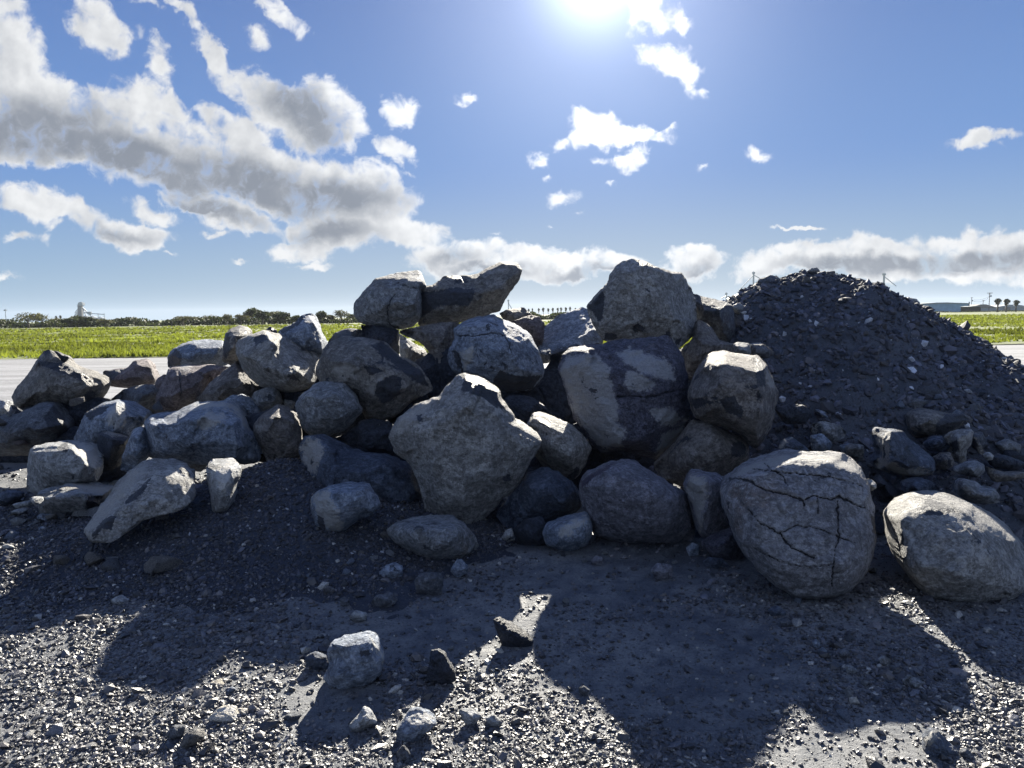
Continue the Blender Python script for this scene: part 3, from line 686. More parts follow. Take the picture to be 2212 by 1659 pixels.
B('a',5.75,'895,800 940,755,-.2 1050,750,-.4 1150,715,-.5 1220,685,-.6 1300,673,-.7 1440,680,-.7 1500,715,-.8 1530,760,-.9 1562,850,-.6 1580,900 1625,1010 1600,1070 1450,1075 1200,1075 1000,1070 910,1020 895,900','950,795,.55 1080,790,.55 1210,745,.6 1300,730,.5 1400,745,.5 1470,790,.6 1530,880,.55/1150,930,1 1330,900,.85 1420,960,1/1000,960,.9','blue','broad pale blue boulder with a white rough patch behind the slab',T=.42,sm=2,pale=['1220,810 1290,735 1390,750 1400,800 1310,850 1250,850','1180,700 1300,678 1450,690 1530,770 1555,860 1520,830 1440,730 1300,720 1200,730'])
B('a',5.65,'745,1115 760,1020 800,920 830,850,-.3 890,835,-.3 915,900 935,1000 880,1080 800,1120','830,900,.8 880,880,.7/850,1000,1','blue','narrow blue grey block leaning on the left of the pale blue boulder',T=.2)
B('a',6.35,'450,920 500,830 530,750 600,710 720,665,-.4 800,675,-.7 880,710,-.8 925,745,-.7 905,810 830,880 790,960 640,990 560,990','560,770,.7 720,700,.7 790,720,.6 900,780,.7/600,870,1 740,800,.95/730,850,1','blue','blue grey boulder with a pale face and a lit top edge left of centre',T=.3,pale=['670,740 720,695 790,700 775,830 720,850 670,830'],coat=['520,760 600,720 690,700 660,740 560,800'])
B('a',5.95,'605,880 640,865,-.5 700,862,-.9 785,890,-.9 792,912 780,990 740,1080 700,1110 640,1110 605,1010','640,890,.6 700,900,.7 770,915,.6/690,980,1','black','black block with a thin bright lit ledge on top behind the white block',T=.2,sm=1,pale=['640,868 700,865 780,892 700,893'])  # the lit ledge is painted in as a pale strip
B('h',5.55,'320,730 330,540 355,300 370,200,-.3 430,170,-.6 700,125,-1 820,110,-1.2 940,112,-1.4 1225,205,-1.5 1222,330,-.7 1212,470,-.1 1215,620,0 900,690 700,760 500,800','400,205,.7 680,170,.7 860,200,.8 960,330,.9 1060,400,.9 1190,470,.5/550,450,1 850,520,1/1080,520,.8','white','white square block with a sunlit top corner at the left front',T=.26,sm=2,r=.3,coat=['690,200 840,110 860,200 830,250 700,220','900,540 930,560 920,600 890,590'],pale=['930,120 1220,205 1200,470 1050,350 940,230'])  # pale polygon puts sunlight into the colour of the top corner
B('h',5.1,'455,790 470,745,-.3 560,705,-.8 750,680,-.8 810,625,-1 1120,650,-1.5 1430,680,-1.6 1260,900,.1 1110,1050 1000,1060 820,1040 490,1040 465,930','475,775,.7 620,745,.8 745,715,.7 950,725,.85 1180,790,.95 1270,790,.8/600,880,.9 820,860,1 1000,900,.95/1100,900,.8','grey','grey block with a flat white sunlit top in front of the white square block',T=.26,sm=1,r=.3,pale=['810,628 1430,682 1290,790 1180,785 950,720'],coat=['1090,800 1250,790 1220,900 1080,1020 1070,900'])  # top face painted paler for the sun falling on it
rock('h',5.05,'450,1050 520,1015 740,1010,-.4 1000,1040,-.4 985,1090 850,1160 680,1185 500,1165','520,1060,.7 750,1050,.8 950,1070,.5/700,1100,1','blue','flat blue grey slate stone with a black underside at the foot of the grey block',T=.12,name='stone',cat='stone',coat=['640,1110 750,1080 960,1090 850,1165 680,1180'])
rock('h',4.8,'275,1400 300,1330 480,1180,-.4 620,1170,-.4 580,1290 400,1375 290,1420','330,1350,.8 500,1230,.8/450,1300,1','blue','blue slate shard slanting down among the chips at the left',T=.07,name='stone',cat='stone',sm=1)
rock('h',4.8,'535,1320 600,1200 720,1220 735,1300 640,1355','640,1270,1','rednd','small dark reddish stone beside the slanting slate shard',T=.06,name='stone',cat='stone')
rock('h',4.6,'455,1380 500,1340,-.4 560,1360,-.6 590,1400 560,1455 490,1450','510,1380,.6 550,1400,.8/520,1420,1','cream','small round cream stone lit by the sun at the foot of the left heap',T=.05,name='stone',cat='stone')
rock('h',5.7,'-90,760 100,730 200,740 285,770 275,830 180,890 100,915 -90,910','60,790,.8 180,790,.8/60,850,1','blued','dark blue stone at the left edge below the white block',T=.12,name='stone',cat='stone')
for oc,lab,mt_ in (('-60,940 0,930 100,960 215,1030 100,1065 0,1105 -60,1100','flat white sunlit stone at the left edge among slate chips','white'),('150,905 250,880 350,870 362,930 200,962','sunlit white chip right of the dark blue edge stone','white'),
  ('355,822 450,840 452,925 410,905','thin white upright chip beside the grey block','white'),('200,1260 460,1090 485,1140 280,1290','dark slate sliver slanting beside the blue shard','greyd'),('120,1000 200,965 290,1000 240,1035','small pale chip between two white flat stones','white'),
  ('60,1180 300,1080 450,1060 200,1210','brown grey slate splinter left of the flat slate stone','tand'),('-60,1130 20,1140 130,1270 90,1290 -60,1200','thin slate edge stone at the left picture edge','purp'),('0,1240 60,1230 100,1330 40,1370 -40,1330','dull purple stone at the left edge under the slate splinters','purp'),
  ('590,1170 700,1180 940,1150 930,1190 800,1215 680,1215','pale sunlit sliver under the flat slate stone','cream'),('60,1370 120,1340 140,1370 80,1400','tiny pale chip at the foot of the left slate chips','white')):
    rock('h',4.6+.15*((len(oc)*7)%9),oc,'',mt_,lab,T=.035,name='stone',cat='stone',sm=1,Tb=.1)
B('a',(hitD(200,1165)+hitD(400,1120))/2,'520,1485 560,1420 640,1310 720,1200 800,1110 870,1060 950,1030,-.6 1050,1045,-1 1085,1062,-.9 1130,1085 1170,1115 1197,1180 1188,1300 1130,1365 1000,1385 880,1425 760,1515 700,1555 600,1567 550,1545','925,1100,.55 1080,1110,.5/870,1170,.95 780,1270,1 660,1400,.9 590,1490,.5/1080,1190,.9 960,1290,.9 850,1390,.7','tan','long pale slab with black patches lying down the front of the dark gravel heap',T=.22,lean=1.1,sm=2,coat=['760,1315 830,1250 900,1180 945,1150 900,1240 850,1290 800,1315','560,1505 620,1440 690,1385 722,1400 695,1480 640,1480 580,1540','1110,1090 1170,1110 1180,1150 1120,1130'],pale=['530,1480 640,1320 800,1130 930,1045 900,1130 760,1290 600,1480'])
B('a',hitD(420,1040)-.02,'1085,1055 1180,950,-.2 1215,935,-.3 1290,960,-.3 1318,1010 1300,1070 1250,1120 1180,1110 1130,1090','1215,980,.7 1270,1000,.7/1200,1050,1','greyd','small dark grey block perched behind the top of the long pale slab',T=.14)
B('a',hitD(478,1105)+.03,'1280,1100 1300,1060,-.5 1330,1038,-1 1450,1035,-1.2 1490,1090,-.2 1493,1150 1465,1200 1450,1300 1400,1385 1350,1400 1318,1375 1310,1290 1290,1180','1340,1090,.2 1430,1090,.1/1330,1170,.55 1360,1260,1 1420,1240,1 1450,1150,.7/1360,1330,.9','white','upright pale stone with a bright sunlit hollow face standing in the dark heap',T=.2,sm=1,coat=['1280,1100 1300,1060 1400,1090 1330,1110'],pale=['1340,1100 1430,1060 1450,1200 1400,1260 1360,1200'])  # pale polygon paints the sunlight on the middle face

# --- middle
B('b',6.85,'458,430 470,380 540,290 600,230 690,205,-.3 850,178,-.5 880,190,-.5 925,278 880,300 890,380 885,480 820,535 760,550 700,545 640,538 560,528 490,503 460,460','560,330,.7 700,250,.6 860,230,.5/640,400,1 780,400,.95/850,290,.6 860,400,.8','grey','cracked rounded boulder at the top left of the crest beside the horned one',T=.32,r=.3,cracks=[('700,270 740,260 735,320 690,370 670,430 690,520 760,550',2.0),('740,260 850,300',1.6)])
B('b',6.9,'848,300 925,277 960,265 1020,225,-.3 1050,215,-.4 1230,205,-.6 1290,170,-.6 1380,125,-.5 1480,135,-.4 1515,180 1500,230 1450,300 1400,370 1375,440 1300,460 1200,480 1130,510 1000,520 860,535 842,420','950,310,.7 1040,285,.75 1215,280,.75 1300,215,.7 1420,175,.6/960,410,.95 1180,390,1 1350,320,.8','tand','horn shaped dark boulder rising to the right on top of the pile',T=.26,r=.1,sm=2,pale=['1280,190 1380,170 1430,172 1330,200'],coat=['860,310 960,310 1060,290 1200,290 1220,330 1180,400 1000,400 880,480'])
B('b',6.6,'740,560 870,525 1090,495 1130,520 1100,640 1090,760 1110,860 1000,890 970,910 950,860 935,760 930,690 870,620 790,590','900,590,.7 1000,600,.9/1000,750,1','brown','brown pillar like boulder holding up the horn shaped boulder',T=.3)
B('b',6.75,'505,520 560,522 740,545 748,640 745,730 650,680 520,620','640,600,1 700,650,.9','black','black block jammed under the cracked crest boulder',T=.2)
B('b',7.6,'735,565 790,600 850,640 850,760 760,740 730,640','790,670,1','white','pale sunlit stone seen through the gap under the crest boulders',T=.2)
B('b',7.2,'800,700 815,650,-.5 850,640,-.9 918,685,-.9 925,800 850,820 790,790','830,680,.6 900,705,.6/860,750,1','tand','dark stone with a lit top in the gap under the crest boulders',T=.14,sm=1)
B('b',6.25,'1045,720 1055,670 1090,600 1080,540 1140,500,-.2 1190,475,-.4 1330,455,-.6 1400,490,-.7 1500,530,-.7 1560,580,-.5 1620,690 1650,790 1640,850 1570,925 1430,950 1300,920 1220,880 1130,850 1080,810 1050,760','1130,560,.5 1300,530,.5 1430,560,.5 1530,620,.5/1200,640,.8 1330,610,.95 1440,700,1/1300,770,1 1460,810,.95/1110,700,.6','blue','blue grey boulder with curled swirling bands below the horn shaped boulder',T=.3,r=.3,cracks=[('1070,680 1110,690 1130,760 1140,820',2.4),('1100,590 1220,590 1330,570 1400,590 1430,640 1440,700',1.5),('1280,900 1270,800 1290,760',1.5)],coat=['1085,690 1110,690 1140,800 1110,790 1090,740','1370,800 1500,840 1640,830 1570,925 1430,945 1300,910'],pale=['1120,690 1200,660 1210,740 1150,800 1130,740'])
B('b',6.0,'225,800 260,700 300,630 380,590,-.3 470,590,-.4 640,620,-.3 780,740,-.2 890,795 962,925 870,970 790,1035 720,1095 640,1120 540,1105 500,1050 400,960 260,930','370,690,.7 500,690,.8 650,770,.8 800,880,.7/400,840,1 600,960,1/650,1050,.7','tand','seal shaped brown boulder with a dark patch and a pale fleck',T=.34,r=.3,coat=['590,960 610,880 700,830 765,850 750,960 650,1010','520,770 620,780 660,820 560,830','640,620 780,740 880,800 950,920 820,860 690,750 560,650'],pale=['530,910 600,890 610,860 660,820 640,880 590,960 540,950','330,800 400,760 520,810 480,850 380,850'])
rock('b',6.9,'295,640 340,570 420,540 500,545 560,590 500,640','420,600,1','greyd','dark rounded stone rising behind the seal shaped boulder',T=.2,name='boulder',cat='boulder',group=GB)
B('b',5.75,'98,1010 150,940 220,885 280,870 400,880 480,960 518,1060 470,1120 400,1185 300,1215 220,1230 150,1180 115,1100','230,960,.85 380,960,.95 450,1040,.8/250,1080,1 380,1100,.9','grey','smooth rounded grey boulder nosing out below the seal shaped boulder',T=.26,r=.5)
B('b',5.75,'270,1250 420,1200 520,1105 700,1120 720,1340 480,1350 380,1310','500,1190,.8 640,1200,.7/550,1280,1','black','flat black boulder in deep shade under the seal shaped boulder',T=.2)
B('b',5.3,'115,1275 150,1215 230,1210 300,1250 420,1310 650,1330,-.2 720,1360 830,1420 900,1560 910,1760 700,1800 450,1750 220,1720 190,1600 160,1450','260,1290,.6 400,1380,.7 650,1380,.7/300,1500,.95 550,1480,1/780,1550,.8 700,1650,.9','blued','large dark boulder dusted with grit behind the white flanked stone',T=.4,pale=['128,1290 170,1225 250,1235 278,1310 245,1390 232,1440 190,1465 160,1380'])
B('b',hitD(700,1140),'193,1665 200,1590 225,1555 320,1520,-.2 450,1500,-.3 550,1515,-.2 612,1590 632,1640 570,1705 470,1745 412,1800 308,1832 250,1820 218,1750','300,1570,.8 450,1540,.7 550,1570,.7/330,1650,1 380,1740,.9/500,1650,.9','blue','blue grey stone with a white left flank at the front of the pile',T=.22,sm=2,pale=['200,1590 310,1535 335,1650 400,1750 380,1810 300,1800 240,1720'],coat=['230,1700 280,1720 290,1800 250,1810'])
B('b',4.85,'680,1220 700,1160 740,1090 820,1020 950,970 985,962 1040,900 1110,830 1160,823,-.2 1260,850,-.2 1370,920,-.1 1400,1000 1450,1060 1480,1130 1530,1148,-.3 1600,1190,-.3 1632,1240 1600,1330 1540,1430 1480,1530 1400,1600 1350,1660 1250,1740 1208,1790 1130,1790 1000,1740 900,1700 890,1600 880,1520 850,1450 800,1370 720,1310','1000,1000,.5 1130,935,.75 1250,940,.6 1350,990,.5 1400,1060,.5/880,1150,.8 1060,1130,.9 1300,1160,.85 1500,1190,.7 1570,1220,.5/950,1330,.9 1150,1320,1 1420,1280,.9/1050,1540,.9 1250,1520,.85/1100,1680,.6','tan','big tan boulder with a dark peak in the centre front of the pile',T=.34,r=.25,coat=['1160,826 1260,850 1370,920 1400,1000 1420,1050 1340,1030 1240,960 1130,930','1390,1470 1430,1440 1440,1490 1400,1500','850,1080 890,1080 890,1130 860,1120'],pale=['700,1180 760,1090 850,1030 950,1000 880,1100 760,1200','1540,1165 1620,1220 1600,1230 1550,1200'])
B('f',4.3,'515,185 540,150 640,115,-.3 780,100,-.4 900,95,-.3 1000,150 1060,220 1085,275 1045,325 960,375 870,395 790,400 720,375 640,315 560,265','620,170,.7 800,150,.7 950,190,.7/700,250,1 880,260,1/820,340,.7','grey','low rounded grey boulder lying under the big central tan boulder',T=.28,r=.6)
B('b',5.3,'1530,1150 1580,1070,-.3 1610,1058,-.6 1690,1080,-.6 1800,1130,-.3 1880,1190 1947,1290 1905,1390 1850,1475 1800,1492 1730,1455 1640,1405 1580,1320 1540,1230','1620,1110,.5 1700,1150,.7 1820,1200,.8 1900,1290,.6/1680,1270,1 1780,1330,1/1830,1400,.7','tan','wedge shaped tan stone with a lit corner right of the central boulder',T=.26,sm=1,r=.25,coat=['1590,1090 1640,1100 1690,1130 1680,1170 1620,1130','1780,1480 1850,1400 1870,1430 1830,1490'],pale=['1575,1068 1620,1060 1695,1110 1690,1130 1640,1100'])  # lit corner lightened in the colour by the pale polygon
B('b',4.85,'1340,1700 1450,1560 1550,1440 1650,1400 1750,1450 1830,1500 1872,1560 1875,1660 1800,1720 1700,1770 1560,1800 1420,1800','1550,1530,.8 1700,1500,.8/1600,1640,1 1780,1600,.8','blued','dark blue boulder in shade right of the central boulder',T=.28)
B('f',4.5,'1285,180 1380,110 1480,95 1520,180 1520,280 1380,290 1305,255','1380,160,.8/1420,220,1','black','black stone wedged left of the banded pebble like stone',T=.14)
rock('f',4.4,'1220,230 1250,180 1290,168 1310,240 1260,255','1265,210,1','tan','small tan pointed stone beside the black wedged stone',T=.05,name='stone',cat='stone')
B('f',4.4,'1472,190 1500,150 1600,100,-.2 1700,80,-.4 1762,68,-.4 1787,130 1792,205 1762,272 1650,322 1600,318 1500,272','1560,160,.8 1700,120,.6 1755,130,.5/1600,230,1 1720,220,.9','blue','smooth banded bluish stone at the foot of the purple boulder',T=.18,r=.6,pale=['1570,220 1620,140 1750,90 1770,110 1700,170 1640,220'])  # pale patch paints in the sky's reflection
B('b',7.3,'1365,447 1420,422,-.3 1520,410,-.5 1560,450 1600,520 1500,560 1400,500','1450,460,1','tand','flat topped brown stone on the skyline right of the horned boulder',T=.15)
B('b',7.05,'1440,500 1560,457 1620,468 1652,512 1645,600 1625,700 1560,640 1480,560','1560,520,1 1600,600,.9','rednd','dark rounded stone against the palms between the crest boulders',T=.2)
B('b',6.6,'1380,960 1600,880 1660,780 1740,690 1800,850 1880,1150 1930,1330 1700,1300 1450,1150','1650,950,1 1700,1100,1','black','black boulder filling the deep gap left of the mottled boulder',T=.2)  # added filler; black colour stands for the shade deep in the gap
B('b',5.9,'1380,1000 1440,950 1600,980 1720,1090 1700,1200 1540,1200 1450,1120','1540,1050,1','black','small black boulder in the shade above the wedge shaped tan stone',T=.15)  # filler added here too, coloured black for the shade
B('c',7.0,'15,700 60,535,-1 150,465,-1.1 300,405,-1.2 345,425,-1 390,520,-.4 440,600 430,660 250,720 150,760 30,760','60,690,.3 210,640,.35 330,590,.4 400,570,.3/120,720,.9 300,670,.8','blue','pale blue grey slab sloping back under the highest boulder',T=.42,sm=1,coat=['10,720 100,690 210,650 300,640 250,720 60,760'])

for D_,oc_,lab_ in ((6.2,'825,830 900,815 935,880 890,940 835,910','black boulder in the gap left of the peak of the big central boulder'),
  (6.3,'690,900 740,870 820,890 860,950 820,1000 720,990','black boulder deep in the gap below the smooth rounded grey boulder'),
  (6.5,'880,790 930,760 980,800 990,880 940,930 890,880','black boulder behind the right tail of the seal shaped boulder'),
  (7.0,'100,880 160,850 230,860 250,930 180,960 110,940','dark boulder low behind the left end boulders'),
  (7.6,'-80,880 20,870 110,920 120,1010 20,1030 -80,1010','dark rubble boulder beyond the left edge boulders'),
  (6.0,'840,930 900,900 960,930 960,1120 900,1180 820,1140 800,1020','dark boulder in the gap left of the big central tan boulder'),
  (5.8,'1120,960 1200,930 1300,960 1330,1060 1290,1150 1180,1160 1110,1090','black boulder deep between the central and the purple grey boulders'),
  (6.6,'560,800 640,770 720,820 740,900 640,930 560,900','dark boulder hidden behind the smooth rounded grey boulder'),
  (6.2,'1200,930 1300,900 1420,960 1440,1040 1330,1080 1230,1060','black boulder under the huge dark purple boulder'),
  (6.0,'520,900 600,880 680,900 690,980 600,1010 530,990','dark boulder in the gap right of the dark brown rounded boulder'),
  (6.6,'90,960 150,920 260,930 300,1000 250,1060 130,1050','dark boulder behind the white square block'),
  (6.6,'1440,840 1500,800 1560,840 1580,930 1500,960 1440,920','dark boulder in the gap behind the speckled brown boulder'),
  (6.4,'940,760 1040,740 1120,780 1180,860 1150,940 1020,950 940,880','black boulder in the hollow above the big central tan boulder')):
    B('n',D_,oc_,'','black',lab_,T=.2)  # added fillers, coloured black so the gaps read as deep shade

# --- right crest
B('c',6.27,'330,400 410,310 460,260 500,170 540,130,-.3 620,108,-.4 700,120,-.4 780,165,-.3 850,180,-1 930,195,-2.3 960,250,-2.8 1000,340,-3 1020,480,-2.6 1017,560,-1.8 960,625,-.8 900,668,-.3 880,645 850,600 780,595 640,615 520,625 440,620 400,570 350,470','430,390,.55 470,310,.6 550,200,.5 700,190,.55 900,240,-.3/430,540,.6/560,350,.9 700,300,.8 850,330,.3/620,480,1 800,470,.8 930,520,-.1','tan','highest boulder of the pile, broad and tan, standing alone against the sky',T=.2,r=.15,sm=2,coat=['335,410 430,310 448,350 430,480 400,495 370,440','612,535 650,500 692,535 690,560 620,568','640,108 780,163 700,165 650,140','440,560 520,580 520,615 440,615','820,560 850,560 860,600 810,590','880,610 920,600 910,650 885,650'])
B('c',5.5,'152,790 180,710 215,665,-.3 300,655,-.3 500,620,-.3 640,600 850,590 900,665 930,720 972,850 965,930 1002,1090 1002,1145 900,1235 825,1315 760,1365 680,1335 560,1305 430,1315 360,1262 290,1165 230,1055 200,935 165,835','240,700,.5 390,690,.75 460,780,.92 500,920,1 530,1010,1 560,1150,.9 550,1265,.55/530,965,1 700,965,1 900,930,.85/650,760,.85 820,780,.8/750,880,.95/700,1060,.9 850,1080,.9/740,1220,.8 820,1250,.4/290,880,.6 360,1130,.6','purpd','huge dark purple boulder with a white left flank and pale mottled patches',T=.36,sm=2,r=.15,
  pale=['160,790 210,715 390,690 470,790 500,930 532,1050 510,1130 565,1160 555,1280 430,1295 350,1210 250,1070','520,700 600,665 700,690 860,760 880,870 760,850 600,780','560,890 600,800 680,830 770,890 700,940 610,935','730,1050 850,1030 960,1110 860,1160 780,1130','770,1290 800,1200 870,1170 960,1165 880,1260 770,1345'],cracks=[('520,965 640,970 760,965 860,935 960,925',1.8)])
B('c',5.1,'968,975 985,900 1030,810,-.2 1070,730,-.6 1120,690,-.9 1190,680,-1 1290,695,-1 1400,710,-.8 1450,770,-.4 1500,870,-.3 1527,950,-.2 1503,1080 1452,1215 1380,1293 1340,1275 1290,1205 1180,1155 1080,1125 1010,1105 975,1015','1060,790,.5 1120,740,.4 1220,740,.45 1320,790,.6 1420,800,.5/1180,850,.85 1320,900,1 1410,930,.9/1100,960,.85 1250,1010,1 1400,1080,.95/1100,1050,.6 1370,1200,.7','brown','speckled brown boulder with a black blotch and sunlit rim right of the mottled one',T=.36,r=.6,
  coat=['985,985 1050,970 1130,1000 1250,955 1312,1060 1290,1105 1200,1060 1160,1000 1080,1020 1000,1045','1370,715 1440,760 1445,900 1400,905 1380,830','980,960 1010,1100 975,1020'],pale=['1070,735 1190,685 1400,712 1380,730 1200,705 1100,760','1390,850 1430,850 1430,890 1400,890','1450,780 1500,880 1480,930 1440,850'])  # first pale strip paints the sunlight along the rim
B('c',6.4,'920,680 1000,600 1020,480 1110,530 1160,620 1270,640 1260,720 1100,760 1050,860 960,860 930,760','1050,600,.8 1150,660,.8/1020,720,1','brown','dark brown boulder in shade behind the speckled brown boulder',T=.3)
B('c',6.95,'985,318 1060,345,-.3 1200,375,-.3 1240,400 1255,480 1262,630 1180,645 1120,600 1020,500','1080,420,.9 1180,450,1 1200,560,.9','greyd','grey speckled boulder sloping down from the highest boulder to the gravel pile',T=.3)
B('c',5.15,'740,1400 850,1300 950,1180 1000,1110 1100,1120 1200,1170 1330,1240 1355,1350 1250,1460 1200,1500 950,1530 800,1480','950,1260,.8 1120,1190,.8 1280,1280,.7/1000,1380,1 1150,1350,1','brown','dull brown boulder low under the mottled and speckled boulders',T=.3,coat=['1240,1240 1300,1250 1330,1300 1290,1350 1230,1340'])
B('c',4.55,'277,1500 330,1440 400,1410 500,1370,-.2 560,1355,-.3 640,1380,-.3 760,1440,-.2 900,1530 960,1580 985,1680 1012,1800 985,1865 900,1885 760,1895 560,1885 420,1855 370,1825 330,1700 290,1600','400,1460,.7 550,1430,.75 700,1480,.8 880,1590,.7/480,1620,1 700,1640,1/650,1780,.85 850,1760,.85','purp','broad purple grey boulder sitting at the front right of centre',T=.34,r=.55,coat=['290,1490 420,1410 500,1375 480,1410 380,1470 300,1540'])
B('c',4.4,'938,1530 960,1450,-.3 1000,1420,-.5 1140,1440,-.4 1180,1470 1245,1480 1260,1600 1230,1800 1100,1860 1045,1850 1010,1780 980,1650','980,1480,.5 1080,1480,.9 1070,1600,1 1060,1780,.9/1140,1560,.8 1170,1700,.8','purp','upright split block squeezed between purple boulder and cracked round boulder',T=.24,sm=1,pale=['945,1530 970,1450 1080,1470 1070,1600 1040,1800 990,1650'])
rock('c',4.2,'1040,1880 1120,1830 1250,1780 1300,1880 1340,1980 1260,2010 1130,1980','1180,1890,1','purpd','dark low stone tucked against the foot of the cracked round boulder',T=.14,name='boulder',cat='boulder',group=GB)
B('n',3.87,'1564,1070 1572,1040,-.1 1600,1010,-.4 1640,990,-.3 1690,979,-.3 1760,976,-.3 1820,979,-.3 1840,988,-.5 1860,1010,-.4 1878,1046,-.1 1889,1088 1895,1130 1892,1172 1883,1212 1866,1250 1832,1280 1780,1296 1720,1291 1680,1271 1640,1236 1602,1191 1580,1141 1567,1100','1600,1042,.5 1640,1018,.48 1700,1004,.45 1790,1006,.45 1850,1030,.5 1880,1070,.5/1640,1100,.8 1740,1070,.85 1840,1090,.8/1650,1170,.8 1740,1160,1 1840,1170,.85/1700,1240,.65 1790,1240,.7','ball','big round boulder split by black cracks standing in front of the gravel pile',T=.36,lean=.6,r=.75,Tb=.42,sm=2,
  cracks=[('1572,1034 1600,1034 1617,1038 1652,1059 1701,1069 1736,1082 1756,1071 1791,1080 1812,1073 1854,1094 1888,1106',2.5),('1617,1100 1642,1131 1683,1152 1711,1184 1760,1206',1.9),('1736,1082 1738,1100',2.0),('1808,1083 1812,1163 1805,1187 1798,1232 1795,1267',1.9),('1683,1152 1722,1135 1767,1142 1812,1161 1847,1173',1.5),('1765,1075 1768,1110',1.5),('1620,1012 1700,1022 1790,1030 1870,1050',1.6),('1650,1000 1690,1030 1700,1050',1.4),('1640,1190 1690,1215 1740,1225 1800,1220',1.2)],
  pale=['1575,1035 1605,1008 1690,982 1820,982 1870,1012 1890,1045 1830,1012 1700,1000 1640,1012'],coat=['1880,1110 1915,1130 1910,1170 1885,1150'])  # pale band paints sunlight onto the top crust
B('n',3.7,'1934.0,1125 1946.0,1098,-.2 1969.0,1078,-.5 2007.0,1064,-.8 2047.0,1066,-1 2097.0,1085,-1.1 2147.0,1112,-1.1 2185.0,1142,-1 2212.0,1178,-.5 2233.0,1230,-.1 2220.0,1272 2187.0,1297 2127.0,1307 2067.0,1303 2007.0,1291 1989.0,1274 1960.0,1233 1941.0,1181','1950,1120,.5 2000,1100,.5 2050,1095,.4 2090,1108,.55 2110,1135,.7 2150,1158,.6 2192,1172,.3/2000,1150,.85 2090,1180,1/1970,1220,.8 2060,1240,1 2150,1240,.9','tan','tan boulder with a sunlit pitted top right of the cracked round boulder',T=.3,lean=.5,r=.6,Tb=.4,sm=2,coat=['1931,1135 1943,1122 1953,1160 1956,1205 1944,1228 1934,1190','1960,1080 2010,1075 2080,1105 2030,1115 1980,1110'],pale=['2000,1064 2090,1085 2178,1142 2200,1170 2140,1155 2100,1120 2060,1090'])  # pale polygon paints the sun on the top face

# --- rubble at the foot of the gravel pile
GR = 'rubble at the foot of the tall gravel pile'
def K(*a, **k): k.setdefault('group', GR); return rock(*a, **k)
K('k',5.3,'765,430 850,360,-.2 960,335,-.3 1250,400,-.3 1470,400,-.1 1580,480 1560,560 1450,590 1220,690 1130,680 870,710 800,640','900,410,.7 1150,420,.8 1430,430,.6/900,560,1 1080,580,1/1300,540,.7','tand','slanted brown boulder with a dark green hollow on the gravel pile foot',T=.24,coat=['1240,410 1470,405 1560,470 1400,560 1220,680 1090,670 1130,520'])
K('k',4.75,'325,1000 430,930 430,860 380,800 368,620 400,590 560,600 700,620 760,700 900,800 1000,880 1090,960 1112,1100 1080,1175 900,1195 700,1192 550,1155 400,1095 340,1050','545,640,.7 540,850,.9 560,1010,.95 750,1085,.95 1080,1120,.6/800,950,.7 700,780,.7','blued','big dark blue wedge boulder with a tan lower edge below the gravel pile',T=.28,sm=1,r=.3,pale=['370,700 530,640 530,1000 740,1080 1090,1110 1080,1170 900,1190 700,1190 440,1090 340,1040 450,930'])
K('k',4.95,'1240,700 1330,640 1420,600,-.3 1550,590,-.2 1592,640 1562,780 1500,860 1495,1000 1460,1035 1400,1010 1340,985 1310,900 1340,840 1280,780','1400,680,.9 1520,680,.8/1420,800,1 1420,930,.8','tan','tan skull like stone right of the dark blue wedge boulder',T=.16,coat=['1280,760 1370,740 1400,850 1320,900'])
K('k',5.0,'960,785 1080,690 1200,680 1292,790 1292,835 1150,880 1030,870','1130,760,1','blued','dark blue stone between the slanted boulder and the skull like stone',T=.12)
K('k',4.85,'1085,960 1200,885 1300,890 1345,1000 1330,1070 1200,1110 1110,1100','1220,980,1','brown','dark brown stone right of the dark blue wedge boulder in shade',T=.12)
K('k',4.6,'1340,1115 1500,1010 1620,990 1722,1040 1725,1130 1650,1210 1500,1180 1400,1160','1500,1070,.8 1620,1060,.9/1600,1140,1','grey','grey slanting stone under the skull like stone',T=.13,coat=['1440,1170 1520,1140 1640,1200 1500,1190'])
K('k',4.35,'1375,1340 1395,1240 1450,1215 1600,1240 1700,1320 1850,1330 1925,1450 1885,1525 1700,1545 1520,1505 1400,1425','1480,1300,.8 1650,1370,.7 1820,1390,.8/1560,1430,1 1780,1470,.9','grey','rounded grey boulder low at the right behind the sunlit pitted boulder',T=.16,r=.7)
K('k',4.6,'1755,1060 1900,1120 2050,1150 2260,1140 2260,1200 2000,1255 1850,1265 1780,1160','1900,1180,.9 2080,1190,.8','tand','long flat brown stone at the right edge below the gravel pile',T=.1)
K('k',4.8,'1708,930 1740,890 1790,885 1842,930 1822,982 1750,992','1770,935,1','white','small round white stone right of the skull like stone',T=.05,r=.8,name='stone',cat='stone')
K('k',4.95,'1590,690 1620,700 1680,790 1725,900 1690,925 1620,840','1650,810,1','tand','slim brown stone leaning right of the skull like stone',T=.06,name='stone',cat='stone')
K('k',4.9,'-10,820 60,780 200,790 228,850 215,970 100,940 10,905','90,840,1','grey','grey rounded stone left of the dark blue wedge boulder',T=.09)
K('k',4.6,'300,1130 400,1150 520,1270 700,1400 710,1500 430,1520 380,1400 330,1250','420,1250,.9 580,1400,.7','black','large black boulder in shade behind the cracked round boulder',T=.2)
K('k',4.15,'245,1225 310,1217,-.8 375,1280,-.8 380,1330 320,1370 255,1350','270,1290,.5 350,1310,.7','white','tiny white block catching sun right behind the cracked round boulder',T=.06,sm=1,name='stone',cat='stone')
K('k',4.5,'690,1250 900,1200 1100,1260 1180,1370 1100,1440 900,1460 720,1400','900,1320,1','blued','dark blue stone behind the pitted sunlit boulder',T=.14)
